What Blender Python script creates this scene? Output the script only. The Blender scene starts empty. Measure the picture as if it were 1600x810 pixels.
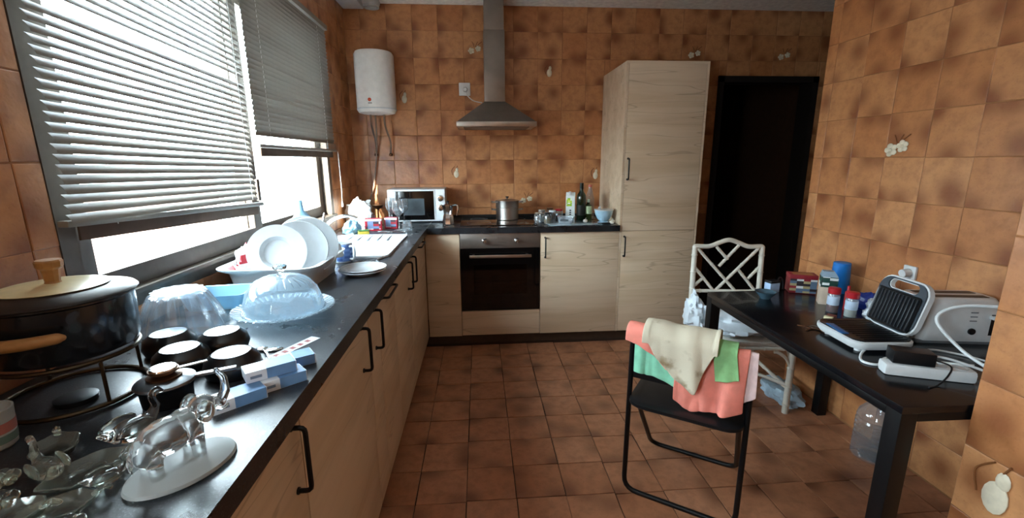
import bpy, bmesh, math, random
from mathutils import Vector, Matrix, noise
random.seed(7)
scene = bpy.context.scene
COL = scene.collection
PI = math.pi
# ------------------------------------------------------------------ camera
F, YAW, PITCH, ROLL = 699.27, 0.07143, 0.21818, 0.00614
CAM = Vector((0.4072, -3.2722, 1.4090))
fw = Vector((math.sin(YAW)*math.cos(PITCH), math.cos(YAW)*math.cos(PITCH), -math.sin(PITCH)))
rt = Vector((math.cos(YAW), -math.sin(YAW), 0)); dn = fw.cross(rt)
r2 = rt*math.cos(ROLL)+dn*math.sin(ROLL); d2 = dn*math.cos(ROLL)-rt*math.sin(ROLL)
cam = bpy.data.cameras.new('camera'); cam.sensor_width = 36; cam.lens = 36*F/1600; cam.clip_start = .02
camo = bpy.data.objects.new('camera', cam); COL.objects.link(camo)
mw = Matrix((r2, -d2, -fw)).transposed().to_4x4(); mw.translation = CAM; camo.matrix_world = mw
scene.camera = camo
# ------------------------------------------------------------------ world, light, exposure
w = bpy.data.worlds.new('world'); scene.world = w; w.use_nodes = True
bg = w.node_tree.nodes['Background']; bg.inputs[0].default_value = (.74, .885, 1, 1); bg.inputs[1].default_value = 16.0
scene.view_settings.view_transform = 'Standard'; scene.view_settings.look = 'None'
scene.view_settings.gamma = 1; scene.view_settings.use_curve_mapping = False
scene.view_settings.exposure = 1.45
sun = bpy.data.lights.new('sun', 'SUN'); sun.energy = 28; sun.angle = math.radians(1.0); sun.color = (1, .95, .86)
suno = bpy.data.objects.new('sun', sun); COL.objects.link(suno); suno.rotation_euler = Vector((.17, .8, -.5)).to_track_quat('-Z', 'Y').to_euler()
def portal(loc, sx, sy, rot):
    l = bpy.data.lights.new('daylight_portal', 'AREA'); l.shape = 'RECTANGLE'; l.size = sx; l.size_y = sy; l.cycles.is_portal = True
    o = bpy.data.objects.new('daylight_portal', l); COL.objects.link(o); o.location = loc; o.rotation_euler = rot
portal((-.70, -1.07, 1.6), 1.3, 2.2, (0, -PI/2, 0))

portal((-.72, -3.8, 1.55), .9, .7, (0, -PI/2, 0))  # portal of the added fill window
# ------------------------------------------------------------------ materials
def srgb(h):
    if isinstance(h, str): h = [int(h[i:i+2], 16)/255 for i in (0, 2, 4)]
    return tuple(((c/12.92) if c <= .04045 else ((c+.055)/1.055)**2.4) for c in h)+(1,)
MATS = {}
class NT:
    def __init__(s, name):
        s.m = bpy.data.materials.new(name); s.m.use_nodes = True; s.t = s.m.node_tree; s.b = s.t.nodes['Principled BSDF']; MATS[name] = s.m
    def n(s, typ, **k):
        nd = s.t.nodes.new(typ)
        for a, v in k.items(): setattr(nd, a, v)
        return nd
    def l(s, a, b): s.t.links.new(a, b)
    def math(s, op, a, b=None, c=None):
        nd = s.n('ShaderNodeMath', operation=op)
        for i, v in enumerate((a, b, c)):
            if v is None: continue
            if isinstance(v, (int, float)): nd.inputs[i].default_value = v
            else: s.l(v, nd.inputs[i])
        return nd.outputs[0]
    def mix(s, f, a, b):
        nd = s.n('ShaderNodeMix', data_type='RGBA')
        for i, v in ((0, f), (6, a), (7, b)):
            if isinstance(v, (int, float, tuple)): nd.inputs[i].default_value = v
            else: s.l(v, nd.inputs[i])
        return nd.outputs[2]
    def noise(s, vec, scale, detail=3, rough=.55):
        nd = s.n('ShaderNodeTexNoise'); nd.inputs['Scale'].default_value = scale; nd.inputs['Detail'].default_value = detail; nd.inputs['Roughness'].default_value = rough
        if vec is not None: s.l(vec, nd.inputs['Vector'])
        return nd.outputs[0]
    def rng(s, v, a, b, c=0, d=1):
        nd = s.n('ShaderNodeMapRange', interpolation_type='SMOOTHSTEP'); s.l(v, nd.inputs[0])
        for i, x in enumerate((a, b, c, d)): nd.inputs[i+1].default_value = x
        return nd.outputs[0]
    def coord(s, k='Object'): return s.n('ShaderNodeTexCoord').outputs[k]
    def mapping(s, vec, scale=(1, 1, 1), loc=None):
        nd = s.n('ShaderNodeMapping'); s.l(vec, nd.inputs[0]); nd.inputs[3].default_value = scale
        if loc is not None: s.l(loc, nd.inputs[1])
        return nd.outputs[0]
    def bump(s, h, strength, dist=.01):
        nd = s.n('ShaderNodeBump'); nd.inputs['Strength'].default_value = strength; nd.inputs['Distance'].default_value = dist
        s.l(h, nd.inputs['Height']); s.l(nd.outputs[0], s.b.inputs['Normal'])
def mat(name, col, rough=.5, metal=0, var=.12, vscale=25, bump=0, bscale=200, trans=0, ior=1.45, sss=0, coat=0, spec=.5):
    if name in MATS: return MATS[name]
    t = NT(name); c = srgb(col); d = tuple(x*(1-var) for x in c[:3])+(1,); e = tuple(min(1, x*(1+var*.6)) for x in c[:3])+(1,)
    v = t.coord(); nz = t.noise(v, vscale, 4)
    t.l(t.mix(t.rng(nz, .3, .7), d, e), t.b.inputs['Base Color'])
    t.b.inputs['Roughness'].default_value = rough; t.b.inputs['Metallic'].default_value = metal
    t.b.inputs['Transmission Weight'].default_value = trans; t.b.inputs['IOR'].default_value = ior
    t.b.inputs['Coat Weight'].default_value = coat; t.b.inputs['Specular IOR Level'].default_value = spec
    if bump: t.bump(t.noise(v, bscale, 2), bump, .002)
    return t.m
def tile_mat(name, c1, c2, cd, rough, strength, dirt=0):
    t = NT(name); co = t.coord(); rnd = t.n('ShaderNodeObjectInfo').outputs['Random']
    base = t.mix(rnd, srgb(c1), srgb(c2))
    comb = t.n('ShaderNodeCombineXYZ'); t.l(t.math('MULTIPLY', rnd, 53.0), comb.inputs[0]); t.l(t.math('MULTIPLY', rnd, 91.0), comb.inputs[1])
    sh = t.n('ShaderNodeVectorMath', operation='ADD'); t.l(co, sh.inputs[0]); t.l(comb.outputs[0], sh.inputs[1])
    nz = t.noise(sh.outputs[0], 22, 3); nf = t.noise(sh.outputs[0], 120, 3)
    base = t.mix(t.math('MULTIPLY', t.rng(nz, .35, .75), .35), base, srgb(cd))
    for k in range(3):
        wn = t.n('ShaderNodeTexWhiteNoise', noise_dimensions='1D'); t.l(t.math('ADD', t.math('MULTIPLY', rnd, 37.0+k*11), k*3.3), wn.inputs['W'])
        a = t.n('ShaderNodeVectorMath', operation='SUBTRACT'); t.l(wn.outputs['Color'], a.inputs[0]); a.inputs[1].default_value = (.5, .5, .5)
        b = t.n('ShaderNodeVectorMath', operation='MULTIPLY'); t.l(a.outputs[0], b.inputs[0]); b.inputs[1].default_value = (.5, .5, 0)
        ds = t.n('ShaderNodeVectorMath', operation='DISTANCE'); cl = t.n('ShaderNodeVectorMath', operation='MINIMUM'); t.l(b.outputs[0], cl.inputs[0]); cl.inputs[1].default_value = (.1, .1, 0)
        c2_ = t.n('ShaderNodeVectorMath', operation='MAXIMUM'); t.l(cl.outputs[0], c2_.inputs[0]); c2_.inputs[1].default_value = (-.1, -.1, 0)
        t.l(co, ds.inputs[0]); t.l(c2_.outputs[0], ds.inputs[1])
        dd = t.math('ADD', ds.outputs['Value'], t.math('MULTIPLY', t.math('SUBTRACT', nz, .5), .06))
        fac = t.math('MULTIPLY', t.rng(dd, .005, .085, 1, 0), strength)
        base = t.mix(fac, base, srgb(cd))
    base = t.mix(t.math('MULTIPLY', t.rng(nf, .55, .75), .22), base, srgb(cd))
    t.l(base, t.b.inputs['Base Color'])
    t.l(t.math('ADD', t.math('MULTIPLY', nz, .25), rough-.1), t.b.inputs['Roughness'])
    t.bump(nz, .25, .01)
    return t.m
def wood_mat(name, axis, cl, cm, cd, rough=.45):
    t = NT(name); rnd = t.n('ShaderNodeObjectInfo').outputs['Random']; co = t.coord()
    lv = t.n('ShaderNodeCombineXYZ')
    for i in range(3): t.l(t.math('MULTIPLY', rnd, 7.0+i*3), lv.inputs[i])
    s1 = [9, 9, 9]; s1[axis] = .9; s2 = [34, 34, 34]; s2[axis] = 2.0; s3 = [8, 8, 8]; s3[axis] = .7
    n1 = t.noise(t.mapping(co, s1, lv.outputs[0]), 1, 3); n2 = t.noise(t.mapping(co, s2, lv.outputs[0]), 1, 4, .65); n3 = t.noise(t.mapping(co, s3, lv.outputs[0]), 1, 2, .5)
    c = t.mix(t.rng(n1, .35, .65), srgb(cl), srgb(cm)); c = t.mix(t.math('MULTIPLY', t.rng(n2, .45, .8), .16), c, srgb(cd))
    band = t.math('ABSOLUTE', t.math('SUBTRACT', n3, .5)); c = t.mix(t.math('MULTIPLY', t.rng(band, .0, .008, 1, 0), .45), c, srgb(cd))
    t.l(c, t.b.inputs['Base Color']); t.b.inputs['Roughness'].default_value = rough; t.bump(n2, .12, .003)
    return t.m
def thin_glass(name, tint=(1, 1, 1), refl=1.0, base=.03, rough=.02, haze=0, hcol=(.8, .9, 1)):
    t = NT(name); tr = t.n('ShaderNodeBsdfTransparent'); tr.inputs[0].default_value = tint+(1,)
    gl = t.n('ShaderNodeBsdfGlossy'); gl.inputs['Roughness'].default_value = rough
    lw = t.n('ShaderNodeLayerWeight'); lw.inputs[0].default_value = .5
    f = t.math('ADD', t.math('MULTIPLY', t.math('POWER', lw.outputs['Facing'], 3.0), .65*refl), base)
    m1 = t.n('ShaderNodeMixShader'); t.l(f, m1.inputs[0]); t.l(tr.outputs[0], m1.inputs[1]); t.l(gl.outputs[0], m1.inputs[2])
    out = m1.outputs[0]
    if haze:
        df = t.n('ShaderNodeBsdfDiffuse'); df.inputs[0].default_value = hcol+(1,); tl = t.n('ShaderNodeBsdfTranslucent'); tl.inputs[0].default_value = hcol+(1,)
        a = t.n('ShaderNodeAddShader'); mm = t.n('ShaderNodeMixShader'); mm.inputs[0].default_value = .5
        t.l(df.outputs[0], mm.inputs[1]); t.l(tl.outputs[0], mm.inputs[2])
        m2 = t.n('ShaderNodeMixShader'); m2.inputs[0].default_value = haze; t.l(out, m2.inputs[1]); t.l(mm.outputs[0], m2.inputs[2]); out = m2.outputs[0]
    t.l(out, t.t.nodes['Material Output'].inputs[0]); t.t.nodes.remove(t.b)
    return t.m
def patch_mat(name, cols, scale=30, rough=.45):
    """printed packaging: blocks of several colours"""
    t = NT(name); co = t.coord(); vo = t.n('ShaderNodeTexWhiteNoise', noise_dimensions='3D'); sn = t.n('ShaderNodeVectorMath', operation='SNAP'); sn.inputs[1].default_value = (1.3/scale, 1.3/scale, .55/scale); t.l(co, sn.inputs[0]); t.l(sn.outputs[0], vo.inputs['Vector'])
    sp = t.n('ShaderNodeSeparateColor'); t.l(vo.outputs['Color'], sp.inputs[0]); cr = t.n('ShaderNodeValToRGB'); cr.color_ramp.interpolation = 'CONSTANT'
    e = cr.color_ramp.elements
    while len(e) < len(cols): e.new(.5)
    for i, c in enumerate(cols): e[i].position = i/len(cols); e[i].color = srgb(c)
    t.l(sp.outputs[0], cr.inputs[0]); t.l(cr.outputs[0], t.b.inputs['Base Color']); t.b.inputs['Roughness'].default_value = rough
    return t.m
WALLT = tile_mat('glazed wall tile', 'b8794a', 'c88e5e', '7a4122', .38, .75)
FLOORT = tile_mat('terracotta floor tile', 'a86f4e', 'b67f5e', '643b26', .36, .6)
GROUT = mat('brown grout', '9a6a45', .9); FGROUT = mat('dark floor grout', '3a2418', .9)
OAKX = wood_mat('pale oak laminate', 0, 'dac4a9', 'cdb495', '91775c'); OAKY = wood_mat('pale oak laminate side', 1, 'dac4a9', 'cdb495', '91775c')
def stone_mat(name, c, c2, rough):
    t = NT(name); co = t.coord(); n = t.noise(co, 260, 2); n2 = t.noise(co, 9, 4)
    b = t.mix(t.rng(n, .56, .68), srgb(c), srgb(c2)); b = t.mix(t.math('MULTIPLY', t.rng(n2, .4, .7), .35), b, srgb(c2))
    t.l(b, t.b.inputs['Base Color']); t.l(t.math('ADD', t.math('MULTIPLY', n2, .25), rough-.12), t.b.inputs['Roughness']); t.bump(n, .15, .001)
    return t.m
TOP = stone_mat('lit-tone speckled worktop', '202226', '43474c', .3); TOP_SHADED = stone_mat('shaded-tone speckled worktop', '121316', '30363c', .28)  # one stone: window light and shade are put into the two tones
PLASTER = mat('white ceiling paint', 'f2f0ea', .9); ALU = mat('grey aluminium', '5c534b', .5, .25); SLAT = mat('grey blind slat', '8b8983', .45, var=.04)
STEEL = mat('brushed steel', 'b9b2ab', .32, 1, vscale=8); STEELD = mat('hood steel', '8d8680', .38, .9, vscale=6); CHROME = mat('chrome', 'e0e0e0', .12, 1, var=.03)
BLACKM = mat('black metal', '0e0e10', .4, .3); BLACKP = mat('black plastic', '101114', .42); BGLASS = mat('black glass', '050506', .08, coat=.3)
WHITE = mat('white enamel', 'ece9e4', .3, var=.05); WPL = mat('white plastic', 'd6d9da', .4, var=.05); CERAM = mat('white glazed ceramic', 'c9d0d4', .18, var=.04)
CREAM = mat('cream enamel', 'e0cfa0', .28); WOODH = mat('beech wood', 'a87c4a', .5, vscale=60); NAVY = mat('dark blue enamel', '14181f', .22, var=.5, vscale=14, coat=.3)
BRONZE = mat('bronze metal', '6b4a32', .35, .9); RED = mat('red plastic', 'b3202a', .35); BLUE = mat('blue plastic', '1f7fd6', .35, trans=.15)
GLASS = mat('solid clear glass', 'f4faf8', .03, trans=1, var=0); SOFTG = mat('soft clear glass', 'f2f6f6', .1, trans=.95, var=0); FROST = mat('frosted glass', 'dfe6e4', .5, trans=.6, var=0)
TG = thin_glass('clear thin glass', (.93, .95, .96), 1.4, .08, .03, .05, (.85, .9, .95)); TGB = thin_glass('pale blue glassware', (.92, .97, 1), 1.2, .09, .05, .13, (.75, .9, 1)); TGW = thin_glass('white hazed glass', (.95, .98, 1), 1.0, .2, .12, .45, (.85, .93, 1)); TGC = thin_glass('fluted clear glass', (.92, .95, .97), 1.8, .12, .06, .09, (.85, .92, 1))
PET = thin_glass('clear plastic bottle', (.93, .96, .98), 1.3, .08, .08, .17, (.7, .8, .9)); PANE = thin_glass('window pane', (.97, .99, .98), .6, .03)
BLUEPL = mat('pale blue translucent plastic', 'a9d8f0', .3, trans=.35, var=.06); BAGM = mat('white plastic film', 'dfe8ef', .38, trans=.15, var=.05)
GREENGL = mat('dark green glass', '101d0a', .06, trans=.25, coat=.3)

# ------------------------------------------------------------------ geometry helpers
def fillet(pts, r, n=5):
    P = [Vector(p) for p in pts]; out = [P[0]]
    for a, b, c in zip(P, P[1:], P[2:]):
        u, v = (a-b), (c-b); k = min(r, u.length*.49, v.length*.49); p0, p1 = b+u.normalized()*k, b+v.normalized()*k
        for i in range(n+1): t = i/n; out.append(p0*(1-t)**2+b*2*t*(1-t)+p1*t*t)
    return out+[P[-1]]
class G:
    def __init__(s): s.bm = bmesh.new()
    def add(s, verts, faces, M=None):
        vs = [s.bm.verts.new(M @ Vector(v) if M else v) for v in verts]
        for f in faces:
            try: s.bm.faces.new([vs[i] for i in f])
            except ValueError: pass
        return s
    def box(s, c, d, bev=0, M=None, seg=2):
        t = bmesh.new(); bmesh.ops.create_cube(t, size=1)
        for v in t.verts: v.co = Vector((v.co.x*d[0], v.co.y*d[1], v.co.z*d[2]))
        if bev: bmesh.ops.bevel(t, geom=t.edges[:], offset=bev, segments=seg, profile=.6, affect='EDGES')
        t.verts.index_update(); T = Matrix.Translation(c)
        if M: T = M @ T
        s.add([v.co.copy() for v in t.verts], [[v.index for v in f.verts] for f in t.faces], T); t.free(); return s
    def b2(s, x0, x1, y0, y1, z0, z1, bev=0): return s.box(((x0+x1)/2, (y0+y1)/2, (z0+z1)/2), (abs(x1-x0), abs(y1-y0), abs(z1-z0)), bev)
    def lathe(s, prof, c=(0, 0, 0), seg=32, M=None, closed=False, wob=None):
        vs = []; fs = []; n = len(prof); T = (M or Matrix()) @ Matrix.Translation(c)
        for r, z in prof:
            for k in range(seg):
                a = 2*PI*k/seg; rr = max(r, 1e-5)*(wob(a, z) if wob else 1); vs.append((rr*math.cos(a), rr*math.sin(a), z))
        for i in range(n-1 if not closed else n):
            j = (i+1) % n
            for k in range(seg): l = (k+1) % seg; fs.append((i*seg+k, i*seg+l, j*seg+l, j*seg+k))
        if not closed: fs.append(tuple(range(seg))[::-1]); fs.append(tuple((n-1)*seg+k for k in range(seg)))
        return s.add(vs, fs, T)
    def cyl(s, p0, p1, r, r1=None, seg=16):
        p0 = Vector(p0); p1 = Vector(p1); d = p1-p0; q = d.to_track_quat('Z', 'Y').to_matrix().to_4x4(); q.translation = p0
        return s.lathe([(r, 0), (r if r1 is None else r1, d.length)], seg=seg, M=q)
    def tube(s, pts, r, seg=8, smooth=True, closed=False, sub=6):
        P = [Vector(p) for p in pts]; n = len(P); R = r if isinstance(r, (list, tuple)) else [r]*n; Q = []; RR = []
        if smooth and n > 2:
            for i in range(n if closed else n-1):
                a, b, c, d = (P[(i-1) % n] if closed or i > 0 else P[i]), P[i], P[(i+1) % n], (P[(i+2) % n] if closed or i+2 < n else P[(i+1) % n])
                for k in range(sub):
                    t = k/sub; Q.append(.5*((2*b)+(c-a)*t+(2*a-5*b+4*c-d)*t*t+(3*b-a-3*c+d)*t**3)); RR.append(R[i]*(1-t)+R[(i+1) % n]*t)
            if not closed: Q.append(P[-1]); RR.append(R[-1])
        else: Q, RR = P, R
        m = len(Q); vs = []; fs = []; nrm = None
        for i in range(m):
            t = (Q[(i+1) % m]-Q[i-1]) if closed else (Q[min(i+1, m-1)]-Q[max(i-1, 0)])
            t.normalize()
            if nrm is None: nrm = t.orthogonal().normalized()
            nrm = (nrm-t*nrm.dot(t)); nrm = nrm.normalized() if nrm.length > 1e-6 else t.orthogonal().normalized()
            b = t.cross(nrm)
            for k in range(seg): a = 2*PI*k/seg; vs.append(Q[i]+(nrm*math.cos(a)+b*math.sin(a))*RR[i])
        for i in range(m if closed else m-1):
            j = (i+1) % m
            for k in range(seg): l = (k+1) % seg; fs.append((i*seg+k, i*seg+l, j*seg+l, j*seg+k))
        if not closed: fs.append(tuple(range(seg))[::-1]); fs.append(tuple((m-1)*seg+k for k in range(seg)))
        return s.add(vs, fs)
    def ball(s, c, r, seg=14, M=None):
        r = (r, r, r) if isinstance(r, (int, float)) else r; h = seg//2
        pr = [(math.sin(PI*i/h), -math.cos(PI*i/h)) for i in range(h+1)]
        T = (M or Matrix()) @ Matrix.Translation(c) @ Matrix.Diagonal((r[0], r[1], r[2], 1)); return s.lathe(pr, seg=seg, M=T)
    def chain(s, pts, rs, n=5):
        for i in range(len(pts)-1):
            for k in range(n+1):
                t = k/n; s.ball(Vector(pts[i]).lerp(Vector(pts[i+1]), t), rs[i]*(1-t)+rs[i+1]*t, 10)
        return s
    def prism(s, poly, h, M=None):
        n = len(poly); return s.add([(x, y, 0) for x, y in poly]+[(x, y, h) for x, y in poly], [tuple(range(n))[::-1], tuple(range(n, 2*n))]+[(i, (i+1) % n, n+(i+1) % n, n+i) for i in range(n)], M)
    def sheet(s, fn, nu, nv):
        vs = [fn(i/nu, j/nv) for j in range(nv+1) for i in range(nu+1)]
        return s.add(vs, [(j*(nu+1)+i, j*(nu+1)+i+1, (j+1)*(nu+1)+i+1, (j+1)*(nu+1)+i) for j in range(nv) for i in range(nu)])
    def done(s, name, m, parent=None, loc=(0, 0, 0), rz=0, smooth=40, rot=None, mods=()):
        bmesh.ops.recalc_face_normals(s.bm, faces=s.bm.faces[:])
        me = bpy.data.meshes.new(name); s.bm.to_mesh(me); s.bm.free()
        if smooth: me.shade_smooth(); me.set_sharp_from_angle(angle=math.radians(smooth))
        me.materials.append(MATS[m] if isinstance(m, str) else m)
        o = bpy.data.objects.new(name, me); COL.objects.link(o); o.parent = parent; o.location = loc; o.rotation_euler = rot or (0, 0, rz)
        for typ, kw in mods:
            md = o.modifiers.new(typ.lower(), typ)
            for a, v in kw.items(): setattr(md, a, v)
        return o
def tag(o, label, cat, group=None):
    o['label'] = label; o['category'] = cat
    if group: o['group'] = group
    return o
def thing(name, label, cat, loc=(0, 0, 0), rz=0, group=None):
    o = bpy.data.objects.new(name, None); COL.objects.link(o); o.empty_display_size = .05; o.location = loc; o.rotation_euler = (0, 0, rz)
    return tag(o, label, cat, group)
def struct(o): o['kind'] = 'structure'; return o
def copy_tree(o, parent=None):
    c = o.copy(); COL.objects.link(c); c.parent = parent
    for ch in list(o.children): copy_tree(ch, c)
    return c
SOL = lambda t: ('SOLIDIFY', {'thickness': t, 'offset': 0})
REM = lambda v: ('REMESH', {'mode': 'VOXEL', 'voxel_size': v, 'use_smooth_shade': True})
SMO = lambda n: ('SMOOTH', {'factor': .5, 'iterations': n})
SUB = ('SUBSURF', {'levels': 1, 'render_levels': 1})

# ------------------------------------------------------------------ room dimensions
XL, XR, YB, H = -.62, 2.358, .61, 2.6          # left wall, right wall, back wall, ceiling
XP, YP = 1.78, -2.232                          # near right wall face and its corner
YE = -.73                                      # far end of right wall
XC = 3.62                                      # corridor side wall
YR = -4.3                                      # wall behind the camera
ZT, ZB = .926, .881                            # worktop top / bottom
WY0, WY1, WZ0, WZ1 = -2.12, -.03, .99, 2.2     # window opening
struct(G().b2(XL-.2, XC+.3, YR-.3, 3.0, -.12, -.003).done('floor', FGROUT)); FLOOR = bpy.data.objects['floor']
struct(G().b2(XL-.2, XC+.3, YR-.2, 3.0, H, H+.15).done('ceiling', PLASTER))
g = G(); g.b2(XL-.16, XL, YR, -4.15, 0, H).b2(XL-.16, XL, -3.45, WY0, 0, H).b2(XL-.16, XL, -4.15, -3.45, 0, 1.1).b2(XL-.16, XL, -4.15, -3.45, 2.0, H).b2(XL-.16, XL, WY1, YB+.15, 0, H).b2(XL-.16, XL, WY0, WY1, 0, WZ0).b2(XL-.16, XL, WY0, WY1, WZ1, H)
WL = struct(g.done('wall_left', GROUT))
DX0, DX1, DZ = 2.44, 3.33, 2.09
g = G(); g.b2(XL, DX0, YB, YB+.15, 0, H).b2(DX1, XC+.2, YB, YB+.15, 0, H).b2(DX0, DX1, YB, YB+.15, DZ, H); WB = struct(g.done('wall_back', GROUT))
WR = struct(G().b2(XR, XR+.14, YP-.02, YE, 0, H).done('wall_right', GROUT))
WN = struct(G().b2(XP, XR+.14, YR, YP, 0, H).done('wall_near_right', GROUT))
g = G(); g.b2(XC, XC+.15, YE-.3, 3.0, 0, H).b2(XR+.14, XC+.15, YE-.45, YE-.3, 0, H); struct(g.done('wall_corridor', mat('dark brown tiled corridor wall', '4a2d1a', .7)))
g = G(); g.b2(2.0, 2.15, YB+.15, 3.0, 0, H).b2(2.0, XC+.15, 2.85, 3.0, 0, H); struct(g.done('wall_hall', mat('unlit hall tone', '15110f', .9)))  # the hall's lack of light is put into its dark wall colour
struct(G().b2(XL-.16, XP+.4, YR-.15, YR, 0, H).done('wall_rear', GROUT))
g = G(); t_ = .05
g.b2(DX0, DX0+t_, YB-.012, YB+.16, 0, DZ).b2(DX1-t_, DX1, YB-.012, YB+.16, 0, DZ).b2(DX0, DX1, YB-.012, YB+.16, DZ-t_, DZ)
struct(g.done('door_1', mat('dark stained wood', '1c120c', .6)))
# tiles ------------------------------------------------------------
TM = {}
def tile_mesh(a, b, m, gap):
    k = (round(a, 3), round(b, 3), m.name)
    if k in TM: return TM[k]
    x, y = a/2-gap/2, b/2-gap/2; i = min(.0022, x*.4, y*.4); vs = []
    for (q, z) in ((0, -.003), (0, .0018), (i, .003)): vs += [(-x+q, -y+q, z), (x-q, -y+q, z), (x-q, y-q, z), (-x+q, y-q, z)]
    fs = [(8, 9, 10, 11)]+[(r*4+j, r*4+(j+1) % 4, r*4+4+(j+1) % 4, r*4+4+j) for r in (0, 1) for j in range(4)]
    me = bpy.data.meshes.new('tile'); me.from_pydata(vs, [], fs); me.materials.append(m); TM[k] = me; return me
def tiles(parent, O, U, V, ur, vr, u0, v0, pu, pv, m, holes=(), gap=.003, jit=.0012, stag=0, skip=None):
    O, U, V = Vector(O), Vector(U), Vector(V); N = U.cross(V); B = Matrix((U, V, N)).transposed(); cnt = 0
    ju = math.floor((ur[0]-u0)/pu)
    while u0+ju*pu < ur[1]-1e-6:
        sg = random.uniform(-stag, stag); jv = math.floor((vr[0]-v0-sg)/pv)
        while v0+sg+jv*pv < vr[1]-1e-6:
            rs = [(max(ur[0], u0+ju*pu), min(ur[1], u0+ju*pu+pu), max(vr[0], v0+sg+jv*pv), min(vr[1], v0+sg+jv*pv+pv))]; jv += 1
            for (a, b, c, d) in holes:
                nx = []
                for (e, f, g_, h) in rs:
                    if f <= a or e >= b or h <= c or g_ >= d: nx.append((e, f, g_, h)); continue
                    if e < a: nx.append((e, a, g_, h))
                    if f > b: nx.append((b, f, g_, h))
                    if g_ < c: nx.append((max(e, a), min(f, b), g_, c))
                    if h > d: nx.append((max(e, a), min(f, b), d, h))
                rs = nx
            for (e, f, g_, h) in rs:
                if f-e < .014 or h-g_ < .014: continue
                o = bpy.data.objects.new('tile', tile_mesh(f-e, h-g_, m, gap)); COL.objects.link(o); o.parent = parent; cnt += 1
                o.location = O+U*((e+f)/2+random.uniform(-jit, jit))+V*((g_+h)/2+random.uniform(-jit, jit))
                q = Matrix.Rotation(random.uniform(-.006, .006), 3, 'X') @ Matrix.Rotation(random.uniform(-.006, .006), 3, 'Y') @ Matrix.Rotation(random.uniform(-.008, .008), 3, 'Z')
                o.rotation_euler = (B @ q).to_euler()
        ju += 1
    return cnt
nb = tiles(WB, (0, YB, 0), (1, 0, 0), (0, 0, 1), (XL, XC), (ZT, H), .106, .01, .2, .2, WALLT, holes=[(DX0, DX1, 0, DZ), (1.46, 2.05, 0, 2.05)])
nr = tiles(WR, (XR, 0, 0), (0, -1, 0), (0, 0, 1), (-YE, -YP), (0, H), 0, .01, .2, .2, WALLT)
nn = tiles(WN, (XP, 0, 0), (0, -1, 0), (0, 0, 1), (-YP, 3.1), (0, H), .032, .01, .2, .2, WALLT)
nl = tiles(WL, (XL, 0, 0), (0, 1, 0), (0, 0, 1), (-3.0, YB), (ZT, H), .01, .01, .2, .2, WALLT, holes=[(WY0, WY1, WZ0, WZ1)])
nf = tiles(FLOOR, (0, 0, 0), (1, 0, 0), (0, 1, 0), (-.08, XR), (-2.42, .0), .112-.213, -.006, .213, .205, FLOORT, holes=[(XP-.01, XR, -2.5, YP)], gap=.004, stag=.008)
nf += tiles(FLOOR, (0, 0, 0), (1, 0, 0), (0, 1, 0), (2.06, XC), (YE, YB), .112-.213, -.006, .213, .205, FLOORT, holes=[(0, XR, -3, 0)], gap=.005)
print('tiles', nb, nr, nn, nl, nf)
# embossed tile decorations
PETAL = mat('ivory relief glaze', 'd9cdb4', .4); LEAFD = mat('brown relief line', '7a4a26', .5); SHAD = mat('dark brown glaze', '4a2a14', .5)
def decor(wall, O, U, kind, sc=1.0):
    O, U = Vector(O), Vector(U); V = Vector((0, 0, 1)); N = U.cross(V); B = Matrix((U, V, N)).transposed().to_4x4(); B.translation = O+N*.005
    if kind == 'blossom':
        for dx, dy, r in ((-.03, -.008, .024), (.026, .008, .022)):
            g = G()
            for k in range(5):
                a = k*2*PI/5+dx*20; g.ball((dx+math.cos(a)*r*.62*sc, dy+math.sin(a)*r*.62*sc, .002), (r*.52*sc, r*.46*sc, .005), 10, M=B)
            g.ball((dx, dy, .005), (.008, .008, .005), 8, M=B); g.done('blossom_relief', PETAL, wall)
        g = G()
        for sx in (-.012, .012, .03): g.tube([B @ Vector((sx*.4, .02, .001)), B @ Vector((sx, .04, .002)), B @ Vector((sx*1.9, .06, .001))], .0022, 6)
        g.done('stem_relief', LEAFD, wall)
    else:
        B = B @ Matrix.Diagonal((sc, sc, 1, 1)); g = G(); g.ball((0, -.012, .002), (.021, .032, .007), 14, M=B); g.ball((.006, .024, .002), (.012, .018, .006), 12, M=B); g.done('fruit_relief', PETAL, wall)
        g = G(); g.tube([B @ Vector((-.03, -.02, .001)), B @ Vector((-.038, .02, .002)), B @ Vector((-.012, .052, .001))], .0025, 6); g.tube([B @ Vector((.002, .035, .002)), B @ Vector((.012, .058, .001))], .0025, 6); g.done('stem_relief', LEAFD, wall)
for x, z, k in ((.397, 2.273, 'blossom'), (1.0, 2.114, 'fruit'), (.217, 1.306, 'fruit'), (1.412, 1.285, 'fruit'), (.815, 1.072, 'blossom'), (2.217, 2.257, 'blossom'), (2.998, 2.25, 'blossom'), (-.182, 1.906, 'fruit')):
    decor(WB, (x, YB, z), (1, 0, 0), k)
decor(WR, (XR, -1.262, 1.452), (0, -1, 0), 'blossom', 1.25); decor(WN, (XP, -2.332, .53), (0, -1, 0), 'fruit', 1.5)
# outside the window: balcony parapet of upright boards
PB = thing('balcony_screen', 'pale upright board screen of the balcony outside the left window', 'balcony screen', (-1.6, -1.3, 0)); BRD = mat('pale pink painted board', 'f0e4de', .7)
g = G().b2(-.02, .0, -.07, .07, 0, 1.28); b0 = g.done('board', BRD, PB, (0, -1.6, 0))
for k in range(1, 22):
    o = b0.copy(); COL.objects.link(o); o.location = (0, -1.6+.15*k, 0)
G().b2(-.05, -.021, -1.7, 1.7, 1.1, 1.16).done('rail', BRD, PB)
struct(G().b2(-1.9, XL-.16, -3.4, 1, -.12, -.001).done('floor_balcony', mat('balcony concrete', 'a8a39c', .9)))

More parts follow.
